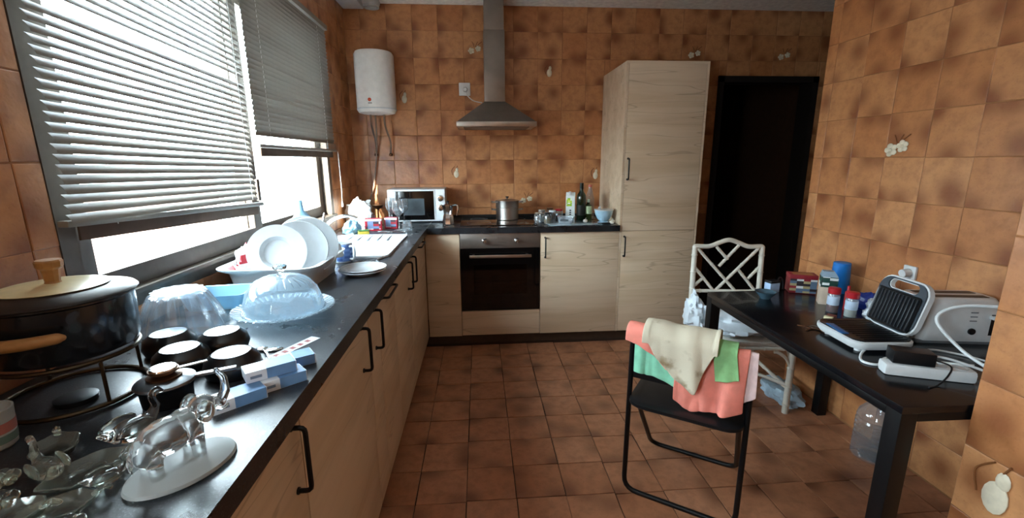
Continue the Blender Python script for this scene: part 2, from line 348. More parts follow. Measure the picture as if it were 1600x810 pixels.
g = G(); g.b2(XL-.165, XL-.09, WY0-.0, WY0+.012, WZ0, WZ1).b2(XL-.165, XL-.09, WY1-.012, WY1, WZ0, WZ1).b2(XL-.165, XL-.09, WY0, WY1, WZ1-.012, WZ1).b2(XL-.2, XL-.09, WY0, WY1, WZ0, WZ0+.012); struct(g.done('trim_5', PLASTER))  # added white lining, brightness of the lit outer reveal put in its colour
# ------------------------------------------------------------------ window and blinds
W1 = struct(thing('window_1', 'grey aluminium sliding window', 'window')); del W1['label']; del W1['category']
g = G(); g.b2(XL-.09, XL+.004, WY0, WY1, WZ0, WZ0+.055).b2(XL-.09, XL+.004, WY0, WY1, WZ1-.05, WZ1).b2(XL-.09, XL+.004, WY0, WY0+.05, WZ0+.055, WZ1-.05).b2(XL-.09, XL+.004, WY1-.05, WY1, WZ0+.055, WZ1-.05)
g.done('window_frame', ALU, W1)
G().b2(XL+.004, XL+.02, WY0-.01, WY1+.01, WZ0+.04, WZ0+.055, .002).done('window_sill', ALU, W1)
for y0, y1, xo in ((WY0+.05, -1.06, -.012), (-1.13, WY1-.05, -.045)):
    g = G(); x0, x1 = XL+xo-.028, XL+xo; z0, z1 = WZ0+.056, WZ1-.05
    g.b2(x0, x1, y0, y1, z0, z0+.062, .003).b2(x0, x1, y0, y1, z1-.05, z1, .003).b2(x0, x1, y0, y0+.06, z0+.06, z1-.05, .003).b2(x0, x1, y1-.07, y1, z0+.06, z1-.05, .003)
    s_ = g.done('sash', ALU, W1); G().b2(x0+.011, x0+.016, y0+.06, y1-.07, z0+.062, z1-.05).done('pane', PANE, s_)
W2 = struct(thing('added_fill_window', 'x', 'x', (XL-.06, -3.8, 1.1))); del W2['label']; del W2['category']  # added window out of view, lets in fill light from behind the camera
g = G(); g.b2(-.03, .03, -.35, .35, 0, .03).b2(-.03, .03, -.35, .35, .87, .9).b2(-.03, .03, -.35, -.32, .03, .87).b2(-.03, .03, .32, .35, .03, .87); g.done('window_frame', ALU, W2)
G().b2(-.003, .003, -.32, .32, .03, .87).done('pane', PANE, W2)
h_ = G().box((XL+.006, -1.1, 1.28), (.012, .028, .1), .004).done('latch', ALU, W1)
def blind(label, y0, y1, ztop, zbot, tilt, pitch, skipz=(), cords=(), stack=0):
    B_ = thing('venetian_blind', label, 'blind', (XL+.04, (y0+y1)/2, zbot)); L = y1-y0
    G().b2(-.02, .02, -L/2, L/2, ztop-zbot-.03, ztop-zbot, .003).done('head_rail', SLAT, B_)
    G().b2(-.013, .013, -L/2, L/2, 0, .016, .004).done('bottom_rail', SLAT, B_); G().b2(-.02, -.014, -L/2+.06, L/2, -.038, .004, .002).done('dark_strip', mat('dark brown strip', '5c4a3e', .9), B_)  # dark brown strip hanging below the bottom rail
    w = .026; g = G(); n = 4
    pts = [(-w/2+w*i/n, .0022*(1-(2*i/n-1)**2)) for i in range(n+1)]
    g.add([(x, -L/2, z) for x, z in pts]+[(x, L/2, z) for x, z in pts]+[(x, -L/2, z-.0005) for x, z in pts]+[(x, L/2, z-.0005) for x, z in pts],
          [(i, i+1, n+2+i, n+1+i) for i in range(n)]+[(2*n+2+i, 2*n+3+i, 3*n+4+i, 3*n+3+i) for i in range(n)]); me = None
    z = .03+stack*.006; k = 0
    while z < ztop-zbot-.035:
        if not any(abs(z+zbot-s) < pitch*.5 for s in skipz):
            if me is None: o = g.done('slat', SLAT, B_); me = o
            else: o = me.copy(); COL.objects.link(o)
            o.location = (0, 0, z); o.rotation_euler = (random.uniform(-.0015, .0015), tilt+random.uniform(-.06, .06), 0)
        z += pitch
    for k in range(stack):
        o = me.copy(); COL.objects.link(o); o.location = (random.uniform(-.002, .002), 0, .02+k*.006); o.rotation_euler = (0, .1, 0)
    for c in cords:
        G().cyl((.0, c-(y0+y1)/2, .01), (.0, c-(y0+y1)/2, ztop-zbot-.02), .0012, seg=6).done('ladder_cord', WPL, B_)
    return B_
b1 = blind('half-open grey venetian blind over the nearer window pane', -2.145, -1.158, 2.27, 1.235, math.radians(57), .0235, skipz=(1.755,), cords=(-1.98, -1.23))
for ch in b1.children:
    if not ch.name.startswith(('head_rail', 'ladder_cord')): ch.rotation_euler.x -= math.radians(2.6)
b2_ = blind('closed grey venetian blind drawn halfway over the farther window pane', -1.125, -.015, 2.27, 1.47, -math.radians(72), .0215, cords=(-.98, -.16), stack=6)
g = G(); g.tube([(0, 0, .42), (.002, .002, .2), (0, 0, .07)], .0016, 6); pc = g.done('pull_cord', WPL, b2_, (.02, .55, -.42)); G().lathe([(.003, 0), (.007, .004), (.006, .03), (.002, .036)], seg=12).done('cord_tassel', WPL, pc, (0, 0, .04))

# ------------------------------------------------------------------ kitchen units
def bow_handle(parent, length, horiz=False, loc=(0, 0, 0), out=.03):
    """bow handle; local +x is outwards from the door, runs along z (or y when horiz)"""
    h = length/2; f = (lambda a, b: (a, b, 0)) if horiz else (lambda a, b: (a, 0, b))
    g = G(); g.tube(fillet([f(0, -h), f(out, -h), f(out, h), f(0, h)], .012, 3), .0055, 8, smooth=False)
    for s in (-1, 1): g.lathe([(.008, 0), (.008, .004)], seg=10, M=Matrix.Translation(f(0, s*h)) @ Matrix.Rotation(PI/2, 4, 'Y'))
    return g.done('handle', BLACKM, parent, loc)
def base_unit(y0, y1, label, hy=None, horiz=False, hz=.785, low=0):
    t = thing('base_cabinet', label, 'cabinet', (XL, (y0+y1)/2, .08), 0, 'oak base cabinets along the window wall'); L = y1-y0
    G().b2(.02, -XL-.021, -L/2+.001, L/2-.001, 0, ZB-.082-low).done('body', OAKY, t)
    d = G().b2(-.009, .009, -L/2+.0015, L/2-.0015, -.395, .395, .0015).done('door', OAKY, t, (-XL-.009, 0, .4))
    if hy is not None: bow_handle(d,   .2 if horiz else .152, horiz, (.009, hy-(y0+y1)/2, hz-.48))
    return t
base_unit(-3.56, -2.96, 'nearest oak cabinet of the window wall run, beside the camera')
base_unit(-2.957, -2.355, 'oak base cabinet below the elephant figurine, handle at far edge', -2.40)
base_unit(-2.352, -1.728, 'wide oak base cabinet below glass cake dome, handle at far edge', -1.83)
base_unit(-1.725, -1.562, 'narrow oak pull-out cabinet below the dish rack', -1.64)
base_unit(-1.559, -1.222, 'oak cabinet below stacked plates with short horizontal handle', -1.39, True, .862)
base_unit(-1.219, -.752, 'oak cabinet below the white sink, vertical handle at far edge', -.835, low=.14)
base_unit(-.749, -.639, 'very narrow oak cabinet beside the sink with vertical handle', -.685, low=.14)
base_unit(-.636, -.022, 'farthest oak cabinet of window wall run with horizontal handle', -.31, True, .862, .14)
struct(G().b2(XL, -.06, -3.56, -.0, 0, .079).done('trim_1', mat('dark plinth', '4a3628', .6)))
struct(G().b2(-.06, 2.05, .045, .06, 0, .079).done('trim_2', 'dark plinth'))
# worktops
def worktop(label, boxes, m):
    g = G()
    for b in boxes: g.b2(*b)
    return tag(g.done('worktop', m), label, 'worktop')
SX0, SX1, SY0, SY1 = -.50, -.075, -1.0, -.33
worktop('near half of speckled worktop under the window with pots and glassware', [(XL, .02, -3.58, -1.9005, ZB, ZT)], TOP)
worktop('far half of speckled worktop under the window holding the white sink', [(XL, .02, -1.8995, SY0, ZB, ZT), (XL, .02, SY1, YB, ZB, ZT), (XL, SX0, SY0, SY1, ZB, ZT), (SX1, .02, SY0, SY1, ZB, ZT)], TOP)
worktop('shaded-tone speckled worktop along the back wall with the hob', [(.0205, 1.453, -.02, YB, ZB, ZT)], TOP_SHADED)
struct(G().b2(.017, .024, -.02, .6, ZT, ZT+.002).done('trim_3', STEEL))
struct(G().b2(.03, 1.453, YB-.016, YB-.004, ZT, ZT+.022).done('trim_4', BLACKP))
# sink
t = thing('kitchen_sink', 'white inset sink below the window', 'sink', ((SX0+SX1)/2, (SY0+SY1)/2, ZT)); hx, hy_ = (SX1-SX0)/2-.004, (SY1-SY0)/2-.004
def rrect(a, b, r, z, n=5):
    o = []
    for cx, cy, a0 in ((a-r, b-r, 0), (-a+r, b-r, 90), (-a+r, -b+r, 180), (a-r, -b+r, 270)):
        for k in range(n+1): q = math.radians(a0+90*k/n); o.append((cx+r*math.cos(q), cy+r*math.sin(q), z))
    return o
def loops(ls, cap0=True, cap1=True):
    n = len(ls[0]); vs = [p for l in ls for p in l]; fs = [(i*n+k, i*n+(k+1) % n, (i+1)*n+(k+1) % n, (i+1)*n+k) for i in range(len(ls)-1) for k in range(n)]
    if cap0: fs.append(tuple(range(n))[::-1])
    if cap1: fs.append(tuple((len(ls)-1)*n+k for k in range(n)))
    return vs, fs
def off(l, dx, dy): return [(x+dx, y+dy, z) for x, y, z in l]
oy = -.11
sv = loops([rrect(hx, hy_, .03, -.03), rrect(hx+.016, hy_+.016, .04, .001), rrect(hx+.014, hy_+.014, .04, .012), rrect(hx-.01, hy_-.01, .03, .012),
            off(rrect(hx-.04, .2, .05, .004), 0, oy), off(rrect(hx-.06, .18, .06, -.14), 0, oy), off(rrect(hx-.09, .15, .05, -.155), 0, oy)], cap0=False)
G().add(*sv).done('basin', CERAM, t, smooth=50)
g = G()
for k in range(5): g.b2(-.12+.06*k-.006, -.12+.06*k+.006,   .12, hy_-.02, .0105, .0135, .002)
g.done('drainer_rib', CERAM, t)
G().lathe([(.0, 0), (.035, 0), (.04, .004), (.02, .006), (0, .004)], seg=20).done('drain', CHROME, t, (0, oy, -.155))
# tap
t = thing('kitchen_tap', 'chrome mixer tap behind the sink by the window wall', 'tap', (-.555, -.46, ZT))
G().lathe([(.026, 0), (.026, .006), (.02, .012), (.02, .1), (.016, .115), (0, .118)], seg=20).done('tap_body', CHROME, t)
G().tube([(0, 0, .08), (.06, .02, .13), (.14, .03, .15), (.2, .04, .13)], [.012, .011, .010, .010], 10).done('spout', CHROME, t)
G().tube([(0, 0, .115), (0, .02, .14), (-.01, .07, .16)], [.008, .007, .006], 8).done('lever', CHROME, t)
# back run: filler, oven housing, dishwasher front, tall cabinet
A0 = .254
t = thing('corner_filler', 'plain oak filler panel in the corner left of the oven', 'cabinet panel', (.0, 0, .08)); G().b2(.003, A0-.002, 0, .018, 0, .8, .0015).done('panel', OAKX, t)
G().b2(.01, A0-.002, .03, .58, 0, .799).done('body', OAKX, t)
t = thing('oven_housing', 'oak oven housing with plain drawer front under the oven', 'cabinet', (A0, 0, .08))
G().b2(.002, .598, 0, .018, .004, .198, .0015).done('drawer_front', OAKX, t); G().b2(.002, .02, .02, .585, 0, .8).b2(.58, .598, .02, .585, 0, .8).b2(.02, .58, .02, .585, 0, .2).done('body', OAKX, t)
t = thing('built_in_oven', 'built-in oven with black glass door and steel control panel', 'oven', (A0+.3, 0, .283)); OV = t
G().b2(-.275, .275, .03, .56, .004, .594).done('body', BLACKP, t)
G().b2(-.297, .297, -.004, .02, .485, .596, .002).done('control_panel', STEELD, t)
for x in (-.115, .125):
    k = G().lathe([(.02, 0), (.021, .004), (.017, .008), (.015, .026), (.012, .029), (0, .029)], seg=20, M=Matrix.Rotation(PI/2, 4, 'X')).done('knob', CHROME, t, (x, -.004, .54)); G().b2(-.003, .003, -.033, -.028, -.014, .014, .001).done('pointer', STEEL, k)
g = G(); g.b2(-.297, .297, -.004, .02, .36, .482).b2(-.297, .297, -.004, .02, .002, .13).b2(-.297, -.2, -.004, .02, .13, .36).b2(.2, .297, -.004, .02, .13, .36)
d = g.done('door', BGLASS, t); WG = thin_glass('smoked oven glass', (.34, .31, .29), .6, .05); G().b2(-.2, .2, 0, .006, .13, .36).done('door_window', WG, d)
G().b2(-.2, .2, .028, .03, .12, .37).done('oven_cavity', mat('oven enamel', '2c2a29', .5), d)
g = G()
for z in (.16, .205, .215, .31): g.cyl((-.195, .018, z), (.195, .018, z), .002, seg=6)
g.done('oven_rack', CHROME, d)
g = G(); g.box((0, -.04, .43), (.46, .016, .022), .004).box((-.2, -.02, .43), (.02, .04, .016), .003).box((.2, -.02, .43), (.02, .04, .016), .003); g.done('handle', STEEL, d)
def front(t, x0, x1, z0, z1, hx=None, hz=None, hl=.15):
    d = G().b2(-(x1-x0)/2+.0015, (x1-x0)/2-.0015, -.009, .009, -(z1-z0)/2+.0015, (z1-z0)/2-.0015, .0015).done('door', OAKX, t, ((x0+x1)/2, .009, (z0+z1)/2))
    if hx is not None: h = bow_handle(d, hl, False, (hx-(x0+x1)/2, -.009, hz-(z0+z1)/2)); h.rotation_euler = (0, 0, -PI/2)
    return d
t = thing('dishwasher_cabinet', 'oak base cabinet between the oven and tall cabinet', 'cabinet', (A0+.6, 0, .08)); front(t, 0, .6, 0, .8, .037, .685)
G().b2(.003, .597, .02, .585, .002, .8).done('body', OAKX, t)
t = thing('tall_cabinet', 'tall two-door oak cabinet beside the dark doorway', 'cabinet', (A0+1.2, 0, 0)); front(t, .017, .583, .08, .88, .04, .762, .15); front(t, .017, .583, .88, 2.065, .04, 1.338, .15)
g = G(); g.b2(0, .016, 0, .6, .08, 2.08).b2(.584, .6, 0, .6, .08, 2.08).b2(.016, .584, 0, .6, 2.064, 2.08).b2(.016, .584, .02, .59, .08, 2.06); g.done('body', OAKX, t)
# hood
t = thing('cooker_hood', 'stainless steel chimney hood above the hob', 'cooker hood', (.549, .6, 1.655))
def frustum(a, b): return loops([a, b])
g = G(); g.b2(-.3, .3, -.40, 0, 0, .035, .003); g.done('rim', STEEL, t)
def rc(x0, x1, y0, y1, z): return [(x0, y0, z), (x1, y0, z), (x1, y1, z), (x0, y1, z)]
G().add(*loops([rc(-.295, .295, -.395, -.002, .035), rc(-.085, .075, -.19, -.002, .2)])).done('canopy', STEELD, t, smooth=0)
G().b2(-.085, .075, -.19, -.002, .2, .72, .002).done('chimney', STEELD, t); G().b2(-.08, .07, -.185, -.002, .72, .944, .002).done('upper_chimney', STEELD, t)
G().b2(-.25, .25, -.35, -.03, -.004, .001).done('grease_filter', mat('filter mesh', '777370', .5, .8, vscale=200), t)
# water heater
t = thing('water_heater', 'white wall-mounted electric water heater above the microwave', 'water heater', (-.368, .43, 1.76)); R = .147
G().lathe([(0, 0), (.1, 0), (.135, .008), (R, .028), (R, .425), (.135, .445), (.1, .452), (0, .455)], seg=48).done('tank', WHITE, t)
G().lathe([(R+.001, .03), (R+.0025, .033), (R+.0025, .037), (R+.001, .04)], seg=48).done('seam', WPL, t)
G().lathe([(.0, 0), (.013, 0), (.013, .002), (0, .002)], seg=20, M=Matrix.Rotation(PI/2, 4, 'X')).done('logo_badge', mat('orange red badge', 'd2532c', .4), t, (-.02, -R+.0005, .092))
G().b2(-.014, .014, -.001, .001, -.004, .004).done('logo_lettering', mat('grey print', '9a9490', .5), t, (-.018, -R+.001, .068))
G().b2(-.1, .1, .1, .176, .18, .24).done('bracket', STEELD, t)
for nm, p0, sx in (('inlet_hose', (-.43, .603, 1.456), -.06), ('outlet_hose', (-.312, .603, 1.456), .045)):
    g = G(); g.tube([(-.368+sx, .46, 1.765), (-.368+sx, .47, 1.68), (p0[0]+.01, .54, 1.56), (p0[0], .575, 1.47), p0], .0075, 8)
    tag(g.done('water_hose', STEEL), 'braided hose under the water heater, '+('left one' if sx < 0 else 'right one'), 'hose', 'heater hoses')
    v = thing('valve', ('left' if sx < 0 else 'right')+' brass stop valve on the wall under the water heater', 'valve', (p0[0], .606, p0[2]), 0, 'heater valves')
    G().cyl((0, 0, 0), (0, -.03, 0), .012).done('valve_body', BRONZE, v); G().ball((0, -.035, 0), (.016, .008, .012), 12).done('valve_knob', BRONZE, v)
g = G(); g.tube([(-.4, .5, 1.765), (-.41, .54, 1.6), (-.435, .575, 1.4), (-.47, .58, 1.2), (-.515, .56, 1.06), (-.52, .5, .98), (-.53, .42, ZT+.008)], .006, 8)
tag(g.done('power_cable', mat('grey brown cable', '8d7a6a', .5)), 'long cable hanging from the water heater to the worktop corner', 'cable')
t = thing('duct_pipe', 'grey ventilation pipe hanging from the ceiling above the water heater', 'pipe', (-.365, .45, 2.52)); G().lathe([(.058, 0), (.058, .079), (.052, .079), (.052, 0)], seg=28, closed=True).done('pipe', mat('grey plastic pipe', '9c9690', .5), t); G().lathe([(.061, .02), (.064, .024), (.064, .04), (.061, .044)], seg=28).done('collar', 'grey plastic pipe', t)
t = thing('ceiling_box', 'white duct box in the ceiling corner beside the pipe', 'duct', (-.53, .5, 2.555)); G().b2(-.08, .075, -.1, .1, 0, .044, .004).done('casing', WPL, t)
# socket
t = thing('wall_socket', 'white wall socket with plug beside the cooker hood', 'socket', (.306, YB-.005, 1.972)); G().b2(-.046, .046, -.012, 0, -.05, .05, .004).done('plate', WPL, t)
pl = G().lathe([(.019, 0), (.019, .02), (.014, .034), (0, .034)], seg=18, M=Matrix.Rotation(PI/2, 4, 'X')).done('plug', WPL, t, (.005, -.012, -.005)); G().tube([(.005, -.035, -.01), (.02, -.04, -.05), (.07, -.02, -.09), (.14, -.02, -.105)], .004, 8).done('cord', WPL, t)
# ------------------------------------------------------------------ back worktop
t = thing('microwave', 'white microwave oven with dark glass door in the corner', 'microwave', (-.087, .315, ZT), math.radians(1.5))
g = G(); g.b2(-.2225, .2225, .0, .27, .008, .262, .006); g.done('casing', WPL, t)
g = G(); g.b2(-.2225, .145, -.012, 0, .01, .26, .004); d = g.done('door', WPL, t); G().b2(-.21, .135, -.0135, -.0115, .022, .248, .001).done('door_glass', BGLASS, d); G().b2(-.1, .06, -.0145, -.013, .06, .19).done('viewing_mesh', mat('microwave mesh', '4a5358', .3), d)
G().b2(.147, .2225, -.01, 0, .01, .26, .003).done('control_panel', WPL, t)
for z in (.19, .115): k = G().lathe([(.024, 0), (.024, .006), (.018, .008), (.017, .02), (0, .021)], seg=20, M=Matrix.Rotation(PI/2, 4, 'X')).done('knob', CHROME, t, (.185, -.01, z))
for x in (-.18, .18): G().b2(x-.012, x+.012, .02, .25, 0, .009).done('foot', BLACKP, t)
t = thing('moka_pot', 'small steel moka coffee pot beside the microwave', 'coffee pot', (.165, .19, ZT), math.radians(-25))
g = G(); sg = 8; g.lathe([(0, 0), (.045, 0), (.047, .004), (.04, .065), (.036, .072), (.034, .078), (.033, .082), (.042, .145), (.043, .15), (.03, .158), (0, .16)], seg=sg); g.done('body', CHROME, t, smooth=25)
G().lathe([(.006, .158), (.005, .165), (.01, .172), (.006, .18), (0, .18)], seg=12).done('lid_knob', BLACKP, t)
G().tube([(.038, 0, .145), (.075, 0, .15), (.083, 0, .115), (.075, 0, .07)], [.007, .007, .006, .005], 8).done('handle', CHROME, t); G().add([(-.036, -.012, .14), (-.036, .012, .14), (-.06, 0, .155), (-.04, 0, .11)], [(0, 1, 2), (0, 2, 3), (1, 3, 2), (0, 3, 1)]).done('spout', CHROME, t)
t = thing('induction_hob', 'black glass hob set in the back worktop', 'hob', (.55, .31, ZT)); G().b2(-.293, .293, -.25, .25, 0, .006, .0015).done('glass_top', BGLASS, t)
RING = mat('hob ring print', '6a6a6c', .4)
for x, y, r in ((-.15, -.11, .09), (.15, -.11, .07), (-.15, .12, .07), (.13, .1, .1)): G().lathe([(r, .006), (r+.002, .006), (r+.002, .0063), (r, .0063)], seg=40, closed=True).done('zone_ring', RING, t, (x, y, 0))
t = thing('steel_pot', 'stainless steel pot with steamer insert and lid on the hob', 'pot', (.632, .385, ZT+.006)); R = .09
G().lathe([(0, 0), (R-.006, 0), (R, .006), (R, .1), (R-.002, .1), (R-.002, .006), (0, .004)], seg=36).done('body', STEEL, t)
G().lathe([(R-.004, .09), (R-.002, .1), (R+.004, .104), (R+.004, .15), (R+.006, .153), (R+.003, .153), (0, .151)], seg=36).done('steamer_insert', STEEL, t)
ld = G().lathe([(0, .16), (.03, .163), (.07, .158), (R+.005, .153), (R+.005, .156), (.07, .162), (.03, .167), (0, .168)], seg=36).done('lid', STEEL, t); G().lathe([(.006, .165), (.006, .175), (.014, .18), (.012, .186), (0, .187)], seg=14).done('lid_knob', BLACKP, ld)
for s in (-1, 1):
    for z, m_ in ((.14, STEEL), (.08, STEEL)): G().tube([(s*R, -.03, z), (s*(R+.03), -.026, z+.004), (s*(R+.036), 0, z+.006), (s*(R+.03), .026, z+.004), (s*R, .03, z)], .005, 8).done('handle', m_, t)
def jar(label, x, y, r, h, lidm, fill=None, name='glass_jar', cat='jar', grp=None, z=ZT):
    t = thing(name, label, cat, (x, y, z), random.uniform(-1, 1), grp)
    G().lathe([(0, 0), (r*.9, 0), (r, .004), (r, h*.78), (r*.82, h*.86), (r*.82, h*.92), (r*.79, h*.92), (r*.79, h*.86), (r*.95, h*.77), (r*.95, .006), (0, .004)], seg=24).done('glass', TG, t)
    if fill: G().lathe([(0, .005), (r*.93, .006), (r*.93, h*.5), (0, h*.5)], seg=20).done('contents', fill, t)
    G().lathe([(r*.86, h*.86), (r*.88, h*.87), (r*.88, h), (0, h)], seg=24).done('lid', lidm, t); return t
TEA = mat('dried herbs', '6b5a35', .8); COFFEE = mat('ground coffee', '2a160c', .9); SALT = mat('white salt', 'e6e2da', .8)
for i, (x, y, r, h, lm, fl, lb) in enumerate(((.855, .14, .03, .085, STEEL, None, 'empty glass jar with steel lid nearest the hob'), (.925, .11, .03, .09, BLACKP, TEA, 'glass jar of herbs with black lid at front of the jars'), (.895, .22, .032, .1, STEEL, SALT, 'glass jar of white salt behind the herb jar'),
      (.975, .2, .03, .095, WPL, None, 'empty glass jar with white lid'), (1.035, .25, .033, .1, RED, COFFEE, 'red-lidded jar nearest the carton'), (.97, .29, .03, .105, BRONZE, TEA, 'brown-lidded jar at the back of the jars'))):
    jar(lb, x, y, r, h, lm, fl, grp='jars beside the hob')
t = thing('cutting_board', 'flat glass cutting board beside the hob', 'cutting board', (1.12, .1, ZT), math.radians(4)); G().b2(-.2, .2, -.1, .13, .002, .007, .002).done('plate', mat('pale glass board', '9fb4bd', .12, coat=.5), t)
for sx in (-.17, .17):
    for sy in (-.08, .11): G().lathe([(.008, 0), (.008, .002)], (sx, sy, 0), 10).done('rubber_foot', BLACKP, t)
t = thing('plastic_tub', 'clear plastic tub lying tilted on the glass cutting board', 'container', (1.06, .08, ZT+.009), math.radians(-25)); g = G(); g.add(*loops([rrect(.05, .035, .015, 0), rrect(.06, .042, .018, .05), rrect(.064, .046, .018, .052), rrect(.057, .04, .018, .05), rrect(.047, .032, .015, .003)])); o = g.done('tub', PET, t, smooth=50); o.rotation_euler = (math.radians(0), 0, 0); G().b2(-.03, .03, -.047, -.045, .02, .035).done('label_strip', mat('dark print', '3a4044', .5), t)
t = thing('milk_carton', 'white drink carton with green print and cap', 'carton', (1.135, .285, ZT), math.radians(-14)); WC = mat('carton white', 'e4ebe6', .4, var=.03)
G().b2(-.036, .036, -.036, .036, 0, .2, .002).done('box', WC, t); G().add(*loops([rc(-.036, .036, -.036, .036, .2), rc(-.036, .036, -.002, .002, .228)])).done('gable', WC, t, smooth=0); G().cyl((-.005, -.02, .21), (-.005, -.028, .232), .011).done('cap', WPL, t)
G().b2(-.03, .012, -.0375, -.036, .12, .185).done('green_print', patch_mat('green print', ['b7d433', '8fbf2a', 'e6edd8', 'cfe06a'], 60), t)
for k, ch in enumerate(('O', 'A', 'T')): G().b2(-.006, .008, -.0375, -.036, .05+k*.016, .06+k*.016).done('lettering', mat('black print', '202225', .5), t)
def bottle(label, x, y, prof, m, seg=28, name='bottle', z=ZT, grp=None):
    t = thing(name, label, 'bottle', (x, y, z), 0, grp); G().lathe(prof, seg=seg).done('glass', m, t); return t
t = bottle('dark green wine bottle beside the drink carton', 1.213, .245, [(0, .012), (.02, .008), (.034, .0), (.037, .004), (.037, .19), (.034, .21), (.018, .235), (.0145, .25), (.014, .3), (0, .3)], GREENGL)
G().lathe([(.0155, .255), (.0155, .302), (0, .303)], seg=20).done('foil_capsule', mat('dark foil', '1a1d14', .35, .4), t); G().lathe([(.0373, .05), (.0376, .051), (.0376, .13), (.0373, .131)], seg=28).done('wrap_label', mat('black label', '14160f', .6), t)
t = bottle('tall clear plastic bottle with red cap at the back', 1.31, .36, [(0, .006), (.03, .0), (.036, .006), (.036, .06), (.033, .07), (.036, .08), (.036, .17), (.02, .23), (.013, .25), (.013, .27), (0, .27)], PET); G().lathe([(.0145, .262), (.0145, .282), (0, .283)], seg=18).done('cap', mat('salmon cap', 'cf6a5a', .4), t)
t = bottle('short oil bottle with dark oil and pale label before the clear bottle', 1.272, .25, [(0, .003), (.028, .0), (.03, .004), (.03, .1), (.024, .125), (.012, .14), (.012, .165), (0, .165)], mat('green oil glass', '3a4a1c', .06, trans=.6)); G().lathe([(.0303, .06), (.0306, .061), (.0306, .11), (.026, .12)], seg=24).done('wrap_label', mat('pale green label', 'b8c9a0', .5), t); G().lathe([(.0135, .15), (.0135, .172), (0, .173)], seg=16).done('cap', mat('grey cap', 'a8b0a0', .4), t)
t = thing('mortar', 'pale blue ceramic mortar on the worktop by the tall cabinet', 'mortar', (1.362, .12, ZT)); G().lathe([(0, 0), (.04, 0), (.042, .008), (.03, .016), (.045, .03), (.066, .07), (.072, .105), (.066, .105), (.058, .07), (.035, .03), (0, .022)], seg=32).done('bowl', mat('pale blue glaze', 'a9c9dc', .2), t)
G().lathe([(.0722, .1), (.0735, .102), (.0735, .106), (.066, .1065)], seg=32).done('rim', CERAM, t)
tag(G().tube([(1.365, .125, ZT+.035), (1.345, .115, ZT+.08), (1.322, .105, ZT+.125)], [.014, .009, .011], 12).done('pestle', CERAM), 'white pestle resting in the pale blue mortar', 'pestle')
for i, (x, y) in enumerate(((1.215, .1), (1.41, .06), (1.435, .11))):
    t = thing('garlic_bulb', ('garlic bulb on the glass cutting board', 'garlic bulb in front of the mortar', 'garlic bulb against the tall cabinet')[i], 'garlic', (x, y, ZT+(.009 if i == 0 else 0)), i, 'garlic bulbs'); g = G()
    for k in range(6): g.ball((.009*math.cos(k*PI/3), .009*math.sin(k*PI/3), .012), (.009, .009, .012), 10)
    g.done('cloves', mat('garlic skin', 'e6dfd2', .5), t); G().tube([(0, 0, .018), (.002, 0, .028), (.006, 0, .036)], [.005, .003, .002], 8).done('stem', 'garlic skin', t)
t = thing('kitchen_knife', 'black handled knife on the worktop before the mortar', 'knife', (1.30, .045, ZT+.001), math.radians(8)); G().b2(-.0, .11, -.006, .006, 0, .012, .003).done('grip', BLACKP, t); G().prism([(0, -.008), (0, .008), (-.1, .006), (-.12, -.006)], .0015, Matrix.Translation((0, 0, .004))).done('blade', STEEL, t)
# ------------------------------------------------------------------ corner clutter near the sink
def crumple(label, name, cat, loc, size, m, seed, seg=36, amp=.35, flat=.9):
    g = G(); g.ball((0, 0, 0), 1, seg)
    for v in g.bm.verts:
        n = noise.fractal(v.co*1.7+Vector((seed, seed*2, 0)), 1, 2, 4); rd = abs(noise.noise(v.co*3.3+Vector((seed*3, 1, 5))))
        v.co = v.co*(1+amp*n-.3*rd*amp*2)
    zmin = -.55
    for v in g.bm.verts:
        if v.co.z < zmin: v.co.z = zmin+(v.co.z-zmin)*.02
        v.co = Vector((v.co.x*size[0], v.co.y*size[1], (v.co.z-zmin)*size[2]))
    mz = min(v.co.z for v in g.bm.verts)
    for v in g.bm.verts: v.co.z -= mz
    return tag(g.done(name, m, None, loc, smooth=28), label, cat)
crumple('crumpled white bag in the corner behind the sink', 'crumpled_bag', 'bag', (-.5, .2, ZT), (.1, .085, .12), WPL, 3, amp=.5)
crumple('pale blue detergent pouch lying behind the sink', 'detergent_pouch', 'pouch', (-.46, -.2, ZT), (.055, .075, .06), BLUEPL, 8, amp=.3)
t = thing('sponge', 'yellow sponge at the back edge of the sink', 'sponge', (-.375, -.23, ZT), .4); G().b2(-.035, .035, -.022, .022, 0, .022, .005).done('foam', mat('yellow foam', 'd9c24e', .9, bump=.5, bscale=300), t); G().b2(-.035, .035, -.022, .022, .022, .028, .002).done('scourer', mat('green scourer', '3f6b3a', .95), t)
PRT = patch_mat('red coffee print', ['9b1c2a', 'b8323c', '6d7fa0', 'c9b6b8', '3a2a30', 'a61f2e'], 34)
REDC = mat('red carton', 'b02536', .4)
for i, (x, y, w, d, h, rz, lb) in enumerate(((-.345, -.06, .115, .06, .085, .15, 'red printed coffee box nearest the sink'), (-.235, .03, .09, .05, .08, -.1, 'second red printed box behind the wine glass'))):
    t = thing('coffee_box', lb, 'box', (x, y, ZT), rz, 'red boxes by the sink'); G().b2(-w/2, w/2, -d/2, d/2, 0, h, .002).done('carton', REDC, t); G().b2(-w*.42, w*.42, -d/2-.001, -d/2+.001, h*.12, h*.8).done('front_print', PRT, t); G().b2(-w/2, w/2, -d/2-.0012, -d/2, h*.82, h*.98).done('top_band', WPL, t)
